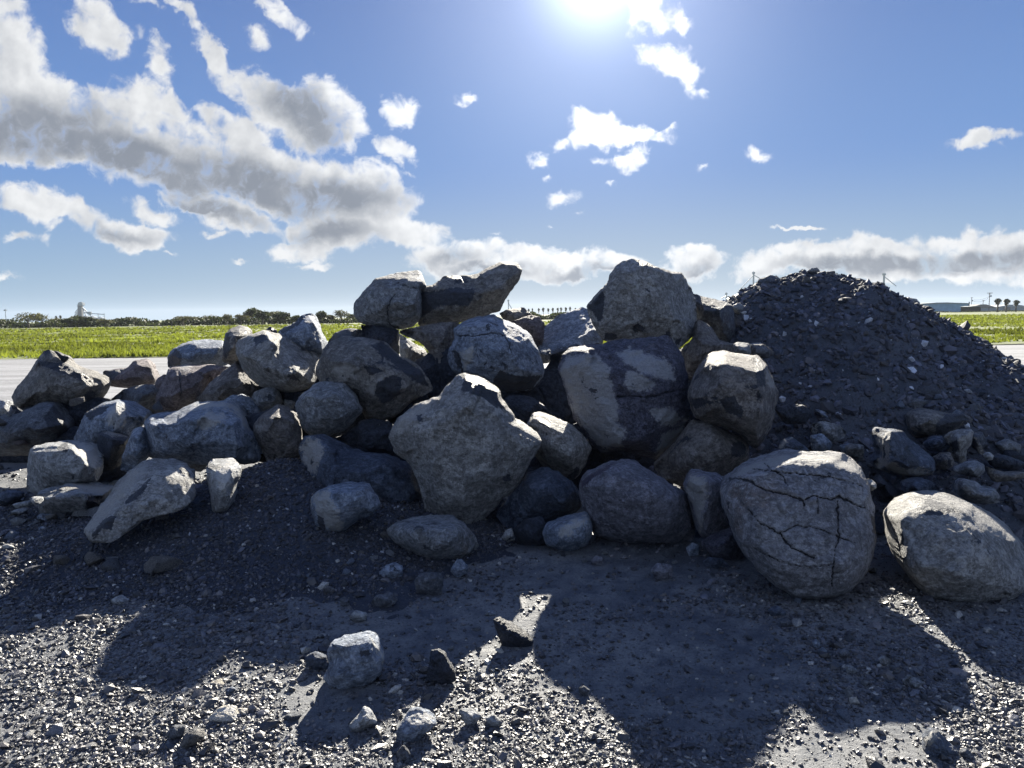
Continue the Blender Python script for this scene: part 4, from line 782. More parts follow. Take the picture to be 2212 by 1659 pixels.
K('d',5.3,'890,1060 960,1040 1060,1060 1112,1110 1080,1170 1000,1185 900,1120','1000,1100,1','grey','grey stone at the left foot of the gravel pile',T=.1)
K('d',5.15,'885,1130 960,1115 1022,1180 990,1250 900,1230','950,1180,1','blue','bluish stone directly behind the top of the cracked round boulder',T=.1)
K('d',4.9,'680,1210 720,1150,-.5 770,1138,-.7 830,1180 885,1225 760,1250','740,1180,.5 790,1200,.9','blued','dark stone with a bright curved rim above the cracked round boulder',T=.1,pale=['685,1200 720,1150 770,1140 740,1160 700,1200'],name='stone',cat='stone')  # the lit edge is painted in as a pale curve
K('d',5.1,'1060,1195 1130,1178 1218,1190 1215,1260 1130,1262','1140,1215,1','blue','pale blue stone with flat top left of the dark blue wedge boulder',T=.08)
for k_,(oc,mt_,lab,dd) in enumerate((('1335,700 1390,672 1432,740 1438,785 1380,785 1350,740','tan','pale upright stone sticking out of the middle of the gravel pile',6.3),('1180,680 1290,655 1325,712 1240,715','tand','flat brown stone left of the pale upright stone on the gravel pile',6.35),
  ('855,215 920,205 968,248 920,262','grey','pale slanted stone just below the peak of the gravel pile',7.2),('1185,490 1260,465 1275,545 1215,575','black','black stone in the upper face of the gravel pile',6.75),('640,500 700,478 810,490 760,535 680,545','black','dark flat stone on the upper left face of the gravel pile',6.75),
  ('1800,842 1950,838 2015,880 1920,905','black','flat dark stone on the right lower face of the gravel pile',5.9),('1480,268 1545,280 1568,305 1550,330 1490,315','tan','tan rounded stone on the right skyline of the gravel pile',7.4),('865,105 890,88 925,84 948,108 900,125','tan','small tan stone capping the peak of the gravel pile',7.45),
  ('1740,450 1775,418 1808,448 1795,478','greyd','dark round stone on the right slope skyline of the gravel pile',7.3),('1895,520 1940,515 1988,562 1995,605 1930,600','greyd','dark stone lower on the right slope skyline',7.25),('2015,605 2060,608 2066,642 2030,648','black','small black stone at the bottom of the right slope skyline',7.2),
  ('2050,690 2130,662 2212,690 2240,740 2120,730','grey','flat grey stone at the right edge by the road',7.2),('2100,735 2240,720 2260,860 2160,815','greyd','dark stone at the right edge of the gravel pile',7.0),('455,250 520,215 575,215 565,285 470,295','greyd','grey lump on the left shoulder of the gravel pile',7.35),
  ('555,160 640,128 705,158 665,205 585,215','greyd','brown grey lump left of the peak of the gravel pile',7.4),('985,110 1040,105 1030,170 990,180','tand','brown upright stone on the peak face of the gravel pile',7.35),('895,960 980,980 1045,1052 1000,1058','blue','thin bluish shard low on the left face of the gravel pile',5.5),
  ('660,960 760,930 850,940 900,990 850,1060 720,1060','black','big dark clod low on the left face of the gravel pile',5.3),('420,500 480,520 490,580 420,580','blued','dark blue stone above the speckled brown boulder',6.8),('490,560 570,550 650,600 660,640 560,640','grey','grey stone on the left face of the gravel pile beside the speckled boulder',6.5),
  ('645,590 730,600 720,650 660,660','blued','dark stone behind the right shoulder of the speckled boulder',6.4),('380,330 440,300 480,330 440,380','grey','small grey stone at the saddle left of the gravel pile',7.1),('1480,870 1560,860 1570,900 1500,910','tand','brown stone above the slanted brown boulder',5.9),
  ('1880,1120 1950,1100 1990,1180 1930,1240 1890,1190','greyd','grey green stone right of the tan skull like stone',5.1),('2040,1180 2120,1150 2200,1190 2180,1250 2080,1240','grey','bluish grey stone near the right edge of the rubble',5.1),('1980,1260 2100,1250 2230,1300 2180,1350 2020,1330','black','black stone at the right edge of the rubble',4.9))):
    K('d',dd,oc,'',mt_,lab,name='stone',cat='stone',sm=1,group='stones on the tall gravel pile')
rock('c',6.0,'1245,640 1270,625,-.6 1345,635,-.8 1358,690 1340,715 1260,700','1270,655,.6 1330,665,.6/1300,685,1','grey','grey block with a white lit top behind the speckled brown boulder',T=.1,sm=1,name='stone',cat='stone',pale=['1255,632 1330,630 1330,645 1260,645'])  # sunlight on the top is painted in with the pale patch
rock('c',6.1,'1350,640 1440,640 1505,695 1460,730 1360,720','1420,680,1','greyd','rounded dark stone right of the grey block with the white top',T=.1,name='stone',cat='stone')

# --- loose stones on the ground in front
GF = 'single loose stones on the ground in front'
def L(zone, oc, inner, mat, lab, T=None, **k):
    ox, oy, sc = Z[zone]; pts = parse(zone, oc); yb = max(p[1] for p in pts); xm = sum(p[0] for p in pts)/len(pts)
    wd = np.ptp([p[0] for p in pts]); gp = gnd(xm, yb-1); D = gp[1]+.33*wd*gp[1]/F
    if T is None: T = .36*wd*gp[1]/F
    return rock(zone, D, oc, inner, mat, lab, T=T, name='stone', cat='stone', group=GF, **{**dict(sm=1, r=.35), **k})
L('f','112,1100 150,1020 138,930 160,880,-.2 250,850,-.4 400,818,-.5 440,860,-.4 502,960 475,1075 400,1145 320,1185 170,1205 148,1140','165,920,.6 300,890,.6 410,870,.5/170,1095,.9 290,1110,1 440,1060,.7/300,980,.9 420,960,.75','blue','largest loose stone in front, blue grey and block shaped, left of centre',coat=['340,940 400,920 410,950 350,970'],pale=['400,830 440,860 500,960 480,1000 440,930'])
L('f','0,970 60,940 130,968 152,1010 130,1075 60,1078 8,1035','70,1000,1','blued','dark stone touching the left side of the largest loose stone')
L('f','1172,742 1200,728 1280,768 1390,830 1422,862 1416,922 1320,925 1230,908 1195,820','1230,800,.7 1330,850,.9 1400,880,.6','black','dark wedge shaped stone throwing a shadow in the sunlit notch at centre')
L('f','745,1140 775,1010 780,930 830,922 872,950 932,1060 945,1115 885,1150 820,1160','810,1000,.9 860,1060,1','black','dark upright stone in the sun left of the dark wedge shaped stone')
L('f','458,445 500,400 560,383 612,412 606,472 540,518 480,492','530,440,1 570,450,.8','blue','pale blue stone lying below the low rounded grey boulder')
L('f','903,432 940,368 975,363 1015,402 1012,442 950,484','960,420,1','blue','round grey pebble right of the dark square stone below the boulders')
L('f','683,485 720,450 850,448 862,505 852,592 760,585 690,575','770,500,.9 800,550,.8','greyd','dark square stone below the low rounded grey boulder')
L('f','408,632 440,590 540,573 582,612 540,662 460,674','500,620,1','greyd','flat dark stone between the pale blue stone and the largest loose stone')
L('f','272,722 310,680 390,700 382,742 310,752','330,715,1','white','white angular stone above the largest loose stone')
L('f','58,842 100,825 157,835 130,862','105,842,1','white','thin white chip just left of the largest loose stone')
L('f','565,1430 600,1380 645,1305,-.6 720,1295,-.9 805,1340,-.9 822,1392,-.3 760,1435 700,1505 640,1535 575,1500','640,1390,.5 700,1410,.7 780,1400,.4/620,1450,1 680,1460,.9','blue','blue grey stone with a white sunlit top in the bright gravel at the bottom',pale=['640,1305 720,1295 810,1345 780,1390 700,1400 640,1370'])  # sunlit top face is lightened in the colour by the pale polygon
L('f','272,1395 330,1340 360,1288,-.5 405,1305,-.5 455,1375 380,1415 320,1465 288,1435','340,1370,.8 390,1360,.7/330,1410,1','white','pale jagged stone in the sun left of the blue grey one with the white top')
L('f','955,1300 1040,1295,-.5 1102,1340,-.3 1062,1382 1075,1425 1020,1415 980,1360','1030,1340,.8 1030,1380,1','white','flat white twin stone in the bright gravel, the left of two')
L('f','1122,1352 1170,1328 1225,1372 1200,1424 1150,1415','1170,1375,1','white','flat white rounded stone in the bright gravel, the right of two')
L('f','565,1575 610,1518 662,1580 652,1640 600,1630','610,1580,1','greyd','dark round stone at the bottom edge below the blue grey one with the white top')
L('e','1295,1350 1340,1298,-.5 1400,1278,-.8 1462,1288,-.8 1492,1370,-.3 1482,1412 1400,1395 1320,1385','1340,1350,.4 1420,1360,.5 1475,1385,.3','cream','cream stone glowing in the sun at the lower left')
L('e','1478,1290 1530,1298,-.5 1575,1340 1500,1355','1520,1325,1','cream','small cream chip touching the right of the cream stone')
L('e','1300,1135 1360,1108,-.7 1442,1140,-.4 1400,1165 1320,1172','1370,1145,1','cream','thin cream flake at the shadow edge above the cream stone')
L('e','1402,1192 1430,1155 1465,1170 1450,1210','1430,1180,1','blue','small grey pebble beside the thin cream flake')
L('e','1108,1535 1150,1450 1200,1418,-.4 1262,1428,-.4 1275,1470 1200,1525 1130,1558','1170,1480,.8 1230,1460,.8/1180,1510,1','tand','knobbly dark stone left of and below the cream stone')
L('e','1030,1450 1070,1400 1150,1400 1140,1470 1060,1500','1090,1440,1','greyd','dark knobbly stone at the lower left next to the other knobbly one')
L('e','685,615 740,583,-.5 802,620,-.3 795,655 740,660 700,645','740,625,1','white','pale stone lying on the shadow edge at the left')
L('g','1595,1565 1600,1480,-.2 1640,1418,-.5 1690,1438,-.5 1750,1500,-.4 1812,1560 1818,1615 1700,1630 1630,1615','1640,1470,.5 1700,1520,.7 1780,1570,.5/1680,1580,1','blued','dark stone with a white crust on its left top at the bottom right corner',pale=['1602,1490 1640,1425 1690,1440 1660,1480 1620,1530'])
L('g','1818,1562 1860,1538 1902,1580 1885,1625 1830,1610','1855,1580,1','greyd','small dark stone right of the crusted stone at the bottom right')
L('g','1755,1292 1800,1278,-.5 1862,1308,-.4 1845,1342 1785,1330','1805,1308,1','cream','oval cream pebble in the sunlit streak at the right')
L('g','1462,1122 1500,1085 1600,1130 1625,1162 1560,1185 1482,1155','1540,1135,1','grey','flat grey stone in the shade near the right light streak')
L('g','1100,1035 1130,1015 1180,1050 1175,1085 1120,1085','1140,1050,1','grey','grey stone at the end of the pebble cluster in the right shade')
L('g','1310,985 1345,960 1385,985 1375,1035 1330,1030','1345,1000,1','grey','round grey stone right of the pebble cluster in the shade')
L('g','1060,940 1100,915 1135,945 1120,985 1070,980','1095,950,1','greyd','dark pebble in the middle of the pebble cluster in the shade')
L('g','895,875 925,860 950,890 940,915 905,910','920,888,1','blue','pale blue pebble above the pebble cluster in the right shade')
L('g','935,925 965,908 990,930 980,960 945,955','960,935,1','blue','pale round pebble left of the dark pebble in the cluster')
L('g','1400,1045 1435,1035 1465,1060 1450,1095 1405,1085','1430,1065,1','greyd','square grey pebble above left of the flat grey stone')
L('g','1430,1205 1460,1190 1482,1210 1460,1230','1455,1208,1','white','small pale pebble below the flat grey stone in the right shade')
L('g','690,745 730,725 770,745 760,790 705,785','730,760,1','greyd','grey pebble below the cracked round boulder')
L('g','620,680 680,650 735,690 720,725 640,720','680,690,1','blued','blue grey clod beneath the cracked round boulder')
L('g','215,375 260,350 340,358 392,410 320,432 230,405','300,390,1','blued','flat dark stone left of the cracked round boulder base')
L('g','108,295 150,258 190,270 192,340 130,345','150,300,1','blue','pale upright stone at the foot of the upright split block')
L('g','1455,730 1480,722 1500,745 1480,765','1478,742,1','grey','tiny pale pebble right of the light streak in the shade')
L('g','1880,945 1940,940 1985,965 1930,980','1930,960,1','blued','flat bluish flake in the dark shade under the pitted boulder')
L('f','1775,375 1810,340 1855,350 1860,395 1820,410','1820,375,1','purp','purplish pebble below the banded bluish stone')
L('f','2150,430 2200,385 2290,400 2290,480 2200,500','2220,440,1','purp','purple stone below the purple grey boulder')
L('f','1090,250 1130,215 1210,208 1180,250 1110,265','1150,235,1','grey','flat grey chip in the gravel right of the low rounded boulder')
L('f','1135,690 1160,678 1195,692 1190,715 1150,718','1165,698,1','blue','small pale pebble above the dark wedge shaped stone')
L('f','108,545 140,525 185,545 180,600 130,600','148,565,1','greyd','dark pebble left of the flat dark stone')
L('f','215,610 245,595 282,620 275,660 225,655','250,628,1','greyd','dark roundish pebble above the white angular stone')
L('f','1700,1165 1740,1150 1780,1180 1760,1210 1715,1200','1740,1180,1','greyd','grey pebble right of the sunlit gravel tongue')
L('e','1740,1370 1780,1330 1880,1330 1850,1370 1770,1395','1810,1352,1','greyd','flat pebble in the sun right of the cream chip')
rock('a',4.65,'1385,1430 1440,1390 1520,1400 1530,1440 1440,1470 1395,1460','1460,1430,1','blued','dark blue grey stone half buried in the heap below the upright pale stone',T=.07,name='stone',cat='stone')
rock('a',4.75,'1735,1365 1790,1335 1890,1330 1900,1350 1800,1385','1820,1355,1','blue','flat bluish flake on the dark heap left of the white flanked stone',T=.04,name='stone',cat='stone')
rock('e',4.05,'1655,510 1680,490 1710,500 1705,530 1670,535','1682,512,1','blue','pale pebble on the lower slope of the dark heap',T=.03,name='stone',cat='stone')

# --- many small loose stones, built from a few shapes and copied
def pebble_protos(n=8):
    out = []
    for k in range(n):
        bm = bmesh.new(); bmesh.ops.create_icosphere(bm, subdivisions=3, radius=1.25)
        V = np.array([v.co[:] for v in bm.verts]); rg = np.random.default_rng(100+k)
        for _ in range(15):                       # knock flat faces onto it
            nn = rg.normal(size=3); nn /= np.linalg.norm(nn); dd = .38+.42*rg.random(); ex = V@nn-dd
            V = V-np.clip(ex, 0, None)[:, None]*nn[None]
        V = V*(1+fbm(V*2.5+k*5, 4)[:, None]*.05)*np.array([1.15, .85, .62+.15*rg.random()])
        for v, c in zip(bm.verts, V): v.co = c
        me = bpy.data.meshes.new('loose_stone'); bm.to_mesh(me); bm.free()
        for an in ('coat', 'pale'):
            a = me.attributes.new(an, 'FLOAT', 'POINT'); a.data.foreach_set('value', np.full(len(me.vertices), -1., np.float32))
        me.polygons.foreach_set('use_smooth', np.ones(len(me.polygons), bool)); out.append(me)
    return out
PB = pebble_protos()
PM = {}
def pebble(x, y, z, s, mat, label, group):
    k = random.randrange(len(PB)); key = (k, mat)
    if key not in PM:
        me = PB[k].copy(); me.materials.clear(); me.materials.append(M[mat]); PM[key] = me
    o = bpy.data.objects.new('loose_stone', PM[key]); COL.objects.link(o)
    o.location = (x, y, z); o.scale = (s, s, s); o.rotation_euler = (random.uniform(-.4, .4), random.uniform(-.4, .4), random.uniform(0, 6.28))
    tag(o, label, 'stone', group)
zones = [((640,1080,1560,1210),38,(.012,.035),['blue','greyd','blued','grey','tand'],'small rubble stone tucked along the foot of the boulder pile','small rubble along the foot of the boulder pile'), # picture box, count, size range, materials, label, group
 ((850,1180,1560,1420),32,(.010,.026),['blue','grey','greyd','purp','white'],'small loose stone on the shaded dirt below the central boulders','small stones on the shaded dirt below the central boulders'),
 ((1560,1300,2150,1560),28,(.010,.024),['blue','grey','greyd','white'],'small loose stone on the shaded dirt below the two round boulders','small stones on the shaded dirt below the two round boulders'),
 ((300,1180,850,1420),22,(.010,.024),['blue','greyd','blued','grey'],'small loose stone on the shaded gravel below the dark heap','small stones on the shaded gravel below the dark heap'),
 ((0,1400,1250,1659),24,(.007,.018),['grey','white','blue','greyd','tan'],'small loose stone in the sunlit gravel at the lower left','small stones in the sunlit gravel at the lower left'),
 ((-30,1000,360,1200),52,(.02,.08),['white','blue','greyd','tand','grey'],'chip of slate among the rubble at the left edge','slate chips among the rubble at the left edge')]
for (x0,y0,x1,y1),n,(s0,s1),ms,lab,grp in zones:
    for _ in range(n):
        for _t in range(20):
            px, py = random.uniform(x0, x1), random.uniform(y0, y1); gp = gnd(px, py)
            if px < 0 or True: break
        zz = float(surf_h(np.array([gp[0]]), np.array([gp[1]]))[0])
        s = random.uniform(s0, s1)*(1 if random.random() < .8 else 1.5)
        if zz > .03:
            k_ = (CAMH-zz)/CAMH; gp = gp*k_; zz = float(surf_h(np.array([gp[0]]), np.array([gp[1]]))[0])
        pebble(gp[0], gp[1], zz+s*.3, s, random.choice(ms), lab, grp)
for i in range(28):                       # clods along the top of the tall pile
    x = random.uniform(1.75, 6.2); y = YC+random.uniform(-.35, .12)
    zz = float(surf_h(np.array([x]), np.array([y]))[0]); s = random.uniform(.02, .07)
    pebble(x, y, zz+s*.3, s, random.choice(['greyd','tand','blued','grey']), 'rubble stone lying loose on the slope and foot of the tall gravel pile', 'loose rubble on the tall gravel pile')
for i in range(50):                       # rubble on and round the foot of the gravel pile
    x = random.uniform(1.7, 4.4); y = random.triangular(4.5, 7.2, 4.9)
    zz = float(surf_h(np.array([x]), np.array([y]))[0]); s = random.uniform(.03, .11)*(.6 if y > 5.8 else 1)
    if y < 4.75 and x < 2.2: continue
    pebble(x, y, zz+s*.25, s, random.choice(['greyd','blued','tand','grey','black','blue','brown']), 'rubble stone lying loose on the slope and foot of the tall gravel pile', 'loose rubble on the tall gravel pile')

for i in range(34):                       # broken rock packed into the gaps of the left half of the pile
    px, py = random.uniform(-20, 700), random.uniform(860, 1000); p_ = at(px, py, random.uniform(6.3, 7.1)); s = random.uniform(.05, .11)
    if p_[2] > .85-.0: continue
    pebble(p_[0], p_[1], p_[2], s, random.choice(['greyd','tand','blued','rednd','grey','brown']), 'broken stone packed in the gaps between the left boulders', 'broken stones packed between the left boulders')


# ------------------------------------------------------------------ far background
M_leaf = leaf_mat('dark_foliage', (.05, .062, .032), .25, .5); M_leaf2 = leaf_mat('dry_foliage', (.10, .10, .06), .3, .4)
M_palm = leaf_mat('palm_foliage', (.07, .075, .035), .2, .5); M_bark = simple('bark', (.11, .09, .075), .9)
M_conc = simple('weathered_concrete', (.20, .21, .22), .8); M_steel = simple('galvanised_steel', (.36, .39, .42), .5, 2, .15)
M_wall = simple('blue_metal_wall', (.20, .33, .44), .6, .6, .12); M_roof = simple('pale_metal_roof', (.27, .30, .32), .6, 1, .1)
M_dark = simple('dark_opening', (.02, .02, .022), .9); M_troof = simple('grey_shingle', (.22, .20, .18), .9); M_wood = simple('pole_wood', (.16, .13, .11), .9)

def tube(p, q, r0, r1=None, n=6):
    p, q = np.array(p, float), np.array(q, float); r1 = r0 if r1 is None else r1
    d = q-p; d /= np.linalg.norm(d); a = np.cross(d, [0, 0, 1.]) if abs(d[2]) < .95 else np.cross(d, [1., 0, 0]); a /= np.linalg.norm(a); b = np.cross(d, a)
    V = []; T = []
    for (c, r) in ((p, r0), (q, r1)):
        for k in range(n): t = 2*math.pi*k/n; V.append(c+(a*math.cos(t)+b*math.sin(t))*r)
    for k in range(n): T += [(k, (k+1) % n, n+(k+1) % n), (k, n+(k+1) % n, n+k)]
    for k in range(1, n-1): T += [(0, k+1, k), (n, n+k, n+k+1)]
    return np.array(V), np.array(T)
def boxm(c, s):
    c = np.array(c, float); s = np.array(s, float)/2
    V = np.array([(x, y, z) for x in (-1, 1) for y in (-1, 1) for z in (-1, 1)])*s+c
    T = [(0,1,3),(0,3,2),(4,6,7),(4,7,5),(0,4,5),(0,5,1),(2,3,7),(2,7,6),(0,2,6),(0,6,4),(1,5,7),(1,7,3)]
    return V, np.array(T)
def join(parts):
    V = []; T = []; n = 0
    for v, t in parts: V.append(v); T.append(t+n); n += len(v)
    return np.concatenate(V), np.concatenate(T)
def mesh_of(name, parts, smooth=False): V, T = join(parts); return np_mesh(name, V, T, smooth)
def part(name, parts, mat, parent, smooth=False): return link(name, mesh_of(name, parts, smooth), mat, parent)

def leaves(C, Rr, n, s, rg, flat=1.0, hollow=.35):
    """leaf clumps: n small bent quads (as triangles) spread over lobes"""
    L_ = []; tn = []
    lob = rg.normal(size=(9, 3)); lob /= np.linalg.norm(lob, axis=1)[:, None]; lob[:, 2] = lob[:, 2]*.7+.1
    lc = C+lob*Rr*.55; lr = Rr*(.38+.25*rg.random((9, 1)))
    k = rg.integers(9, size=n); d = rg.normal(size=(n, 3)); d /= np.linalg.norm(d, axis=1)[:, None]
    P = lc[k]+d*(lr[k])*(hollow+(1-hollow)*rg.random((n, 1)))
    a = rg.normal(size=(n, 3)); a /= np.linalg.norm(a, axis=1)[:, None]; b = np.cross(a, rg.normal(size=(n, 3))); b /= np.linalg.norm(b, axis=1)[:, None]
    sz = s*(.6+.8*rg.random((n, 1)))
    V = np.stack([P-a*sz, P+b*sz*.7, P+a*sz, P-b*sz*.7], 1).reshape(-1, 3)
    i = np.arange(n)*4; T = np.concatenate([np.stack([i, i+1, i+2], -1), np.stack([i, i+2, i+3], -1)])
    tn = np.repeat(np.clip(.5+.35*(k % 3-1)+.3*(rg.random(n)-.5), 0, 1), 4)
    return V, T, tn
def make_tree(kind, seed):
    rg = np.random.default_rng(seed); o = empty('tree', (0, 0, 0))
    h = 1.0
    tr = [tube((0, 0, 0), (.02, 0, .4), .035, .022)]
    for k in range(6):
        a = rg.random()*6.28; tr.append(tube((.02, 0, .3+.03*k), (.3*math.cos(a), .3*math.sin(a), .58+.3*rg.random()), .016, .005, 5))
    part('trunk', tr, M_bark, o, True)
    n = {'dense': 1500, 'open': 750, 'dry': 600}[kind]
    V, T, tn = leaves(np.array([0, 0, .60]), np.array([.46, .46, .36]), n, {'dense': .05, 'open': .042, 'dry': .034}[kind], rg)
    link('crown', np_mesh('crown', V, T, False, {'tint': ('FLOAT', tn)}), M_leaf if kind == 'dense' else M_leaf2, o)
    return o
TREES = {}
GT = 'trees along the far edge of the field'
def tree(px, top, base, D, kind, lab, wfac=1.0):
    seed = len(TREES) % 4; key = (kind, seed)
    h = (base-top)*D/F; g0 = at(px, base, D); loc = (g0[0], D, 0); h = at(px, top, D)[2]*1.3; wfac *= 1.15
    if key not in TREES: o = TREES[key] = make_tree(kind, 50+len(TREES)*3+seed)
    else: o = copy_tree(TREES[key])
    o.location = loc; o.scale = (h*wfac, h*wfac, h); o.rotation_euler = (0, 0, random.random()*6)
    tag(o, lab, 'tree', GT); return o
DT = 175
for (px, top, kind, wf, lab) in (
  (62,679,'dry',1.5,'pale umbrella shaped tree at the far left of the skyline'),(90,681,'dry',1.3,'second pale tree right of the umbrella shaped one'),(118,688,'open',1.2,'low bush like tree left of the two small palms'),
  (150,690,'dense',1.6,'dark tree left of the grain elevator'),(170,686,'dense',1.4,'dark tree at the left foot of the grain elevator'),(195,688,'dense',1.6,'dark tree in front of the grain elevator'),(228,690,'open',1.6,'grey tree at the right foot of the grain elevator'),
  (258,690,'dense',1.5,'dark low tree right of the grain elevator'),(300,695,'dense',1.6,'small dark tree in the low middle of the left treeline'),(335,693,'dense',1.5,'small dark tree before the pale bare trees'),
  (395,684,'dry',1.5,'pale bare tree left of a gap in the treeline'),(418,686,'dry',1.3,'thin pale bare tree beside the other bare one'),(455,683,'dry',1.6,'wide bare tree left of the round topped little tree'),(492,681,'open',.8,'round topped little tree standing clear of the treeline'),
  (522,682,'open',1.3,'grey tree left of the tall rounded tree'),(545,671,'dense',1.0,'tall rounded dark tree, highest of the left treeline'),(568,676,'dense',1.1,'dark tree right of the tall rounded one'),(592,673,'open',1.1,'tall grey tree left of the triangular boulder'),
  (612,678,'dense',1.2,'dark tree just left of the triangular boulder'),(640,684,'dense',1.3,'dark tree behind the triangular boulder'),(694,676,'dense',.9,'dark tree just right of the triangular boulder'),(716,680,'open',1.0,'grey tree right of the triangular boulder'),
  (737,673,'dry',1.2,'tall pale tree left of the cracked crest boulder'),(757,681,'dense',1.2,'dark tree beside the cracked crest boulder')):
    tree(px, top, 703, DT+random.uniform(-6, 10), kind, lab, wf)
def bush_belt(name, x0, x1, D, h, lab, n, size=.28):
    rg = np.random.default_rng(abs(int(x0))+9)
    X = x0+(x1-x0)*rg.random(n); Y = D+rg.normal(size=n)*2.0
    top = h*(.62+.45*fbm(np.stack([X*.13, X*0, X*0+D], -1), 4))
    Zz = rg.random(n)**.7*top
    a = rg.normal(size=(n, 3)); a /= np.linalg.norm(a, axis=1)[:, None]; b = np.cross(a, rg.normal(size=(n, 3))); b /= np.linalg.norm(b, axis=1)[:, None]
    P = np.stack([X, Y, Zz], -1); sz = size*(.6+.8*rg.random((n, 1)))
    V = np.stack([P-a*sz, P+b*sz*.7, P+a*sz, P-b*sz*.7], 1).reshape(-1, 3); i = np.arange(n)*4
    T = np.concatenate([np.stack([i, i+1, i+2], -1), np.stack([i, i+2, i+3], -1)])
    tag(link(name, np_mesh(name, V, T, False, {'tint': ('FLOAT', np.repeat(rg.random(n), 4))}), M_leaf), lab, 'scrub', kind='stuff')
x0 = at(-150, 700, 180)[0]; x1 = at(800, 700, 180)[0]
bush_belt('scrub', x0, x1, 179, 2.5, 'dark continuous scrub along the far left edge of the field', 15000)
bush_belt('scrub', at(1100, 690, 200)[0], at(1300, 690, 200)[0], 200, 3.2, 'dark scrub under the distant palms between the crest boulders', 4000)

def make_palm(seed, shag=1.0):
    rg = np.random.default_rng(seed); o = empty('palm_tree', (0, 0, 0))
    part('trunk', [tube((0, 0, 0), (.01, 0, .4), .045, .034, 8), tube((.01, 0, .4), (0, 0, .8), .034, .032, 8)], M_bark, o, True)
    V = []; T = []; tn = []; c = np.array([0, 0, .82])
    for k in range(46):
        a = rg.random()*6.28; el = rg.uniform(-.5, 1.35); L_ = rg.uniform(.17, .25)*(1.0 if el > 0 else .9)
        pts = []
        for j in range(5):
            s = j/4; pts.append(c+np.array([math.cos(a)*math.cos(el)*L_*s, math.sin(a)*math.cos(el)*L_*s, math.sin(el)*L_*s-.16*s*s]))
        sd_ = np.array([-math.sin(a), math.cos(a), 0]); wds = [.01, .045, .06, .05, .0]
        base = len(V)
        for p, wd in zip(pts, wds): V += [p-sd_*wd, p+sd_*wd]
        for j in range(4): b = base+2*j; T += [(b, b+1, b+3), (b, b+3, b+2)]
        tn += [rg.random()]*10
    link('crown', np_mesh('crown', np.array(V), np.array(T), False, {'tint': ('FLOAT', tn)}), M_palm, o)
    V = []; T = []; tn = []
    for k in range(int(60*shag)):                 # skirt of dead fronds
        a = rg.random()*6.28; z0 = rg.uniform(.6, .84); rr = rg.uniform(.05, .13)*(z0-.35)*2.4; L_ = rg.uniform(.08, .2)
        p = np.array([math.cos(a)*.03, math.sin(a)*.03, z0]); q = p+np.array([math.cos(a)*rr, math.sin(a)*rr, -L_]); sd_ = np.array([-math.sin(a), math.cos(a), 0])*.03
        b = len(V); V += [p-sd_*.3, p+sd_*.3, q+sd_, q-sd_]; T += [(b, b+1, b+2), (b, b+2, b+3)]; tn += [rg.random()]*4
    link('dead_fronds', np_mesh('dead_fronds', np.array(V), np.array(T), False, {'tint': ('FLOAT', tn)}), leaf_mat('dead_frond', (.15, .12, .085), .2), o)
    return o
p0 = make_palm(1); used = False
def palm(px, top, D, lab, group, wf=1.0):
    global used
    o = p0 if not used else copy_tree(p0); used = True
    h = at(px, top, D)[2]; x = at(px, top, D)[0]; o.location = (x, D, 0); o.scale = (h*wf, h*wf, h); o.rotation_euler = (0, 0, random.random()*6)
    tag(o, lab, 'palm tree', group)
GP = 'three shaggy palms by the far buildings at the right'
palm(2156,641,230,'leftmost of three shaggy palms near the utility pole at the right',GP,1.25)
palm(2175,642,230,'middle of three shaggy palms near the right picture edge',GP,1.25)
palm(2196,645,232,'rightmost of three shaggy palms, nearest the right picture edge',GP,1.35)
palm(121,680,400,'left of two tiny palms left of the grain elevator','two tiny palms left of the grain elevator',.75)
palm(130,679,400,'right of two tiny palms left of the grain elevator','two tiny palms left of the grain elevator',.75)
for k,(px,top) in enumerate(((1142.5,664),(1152,662.5),(1163,663),(1173,661),(1184,661.5),(1193.5,662),(1203,660.5),(1212,660),(1224,661),(1232,660),(1245,660.5),(1256,661))):
    palm(px+random.uniform(-2,2),top+random.uniform(-.8,3.0),520+random.uniform(-30,30),'distant palm in the row on the skyline between the two crest boulder groups','row of distant palms between the crest boulders',random.uniform(.5,.85))

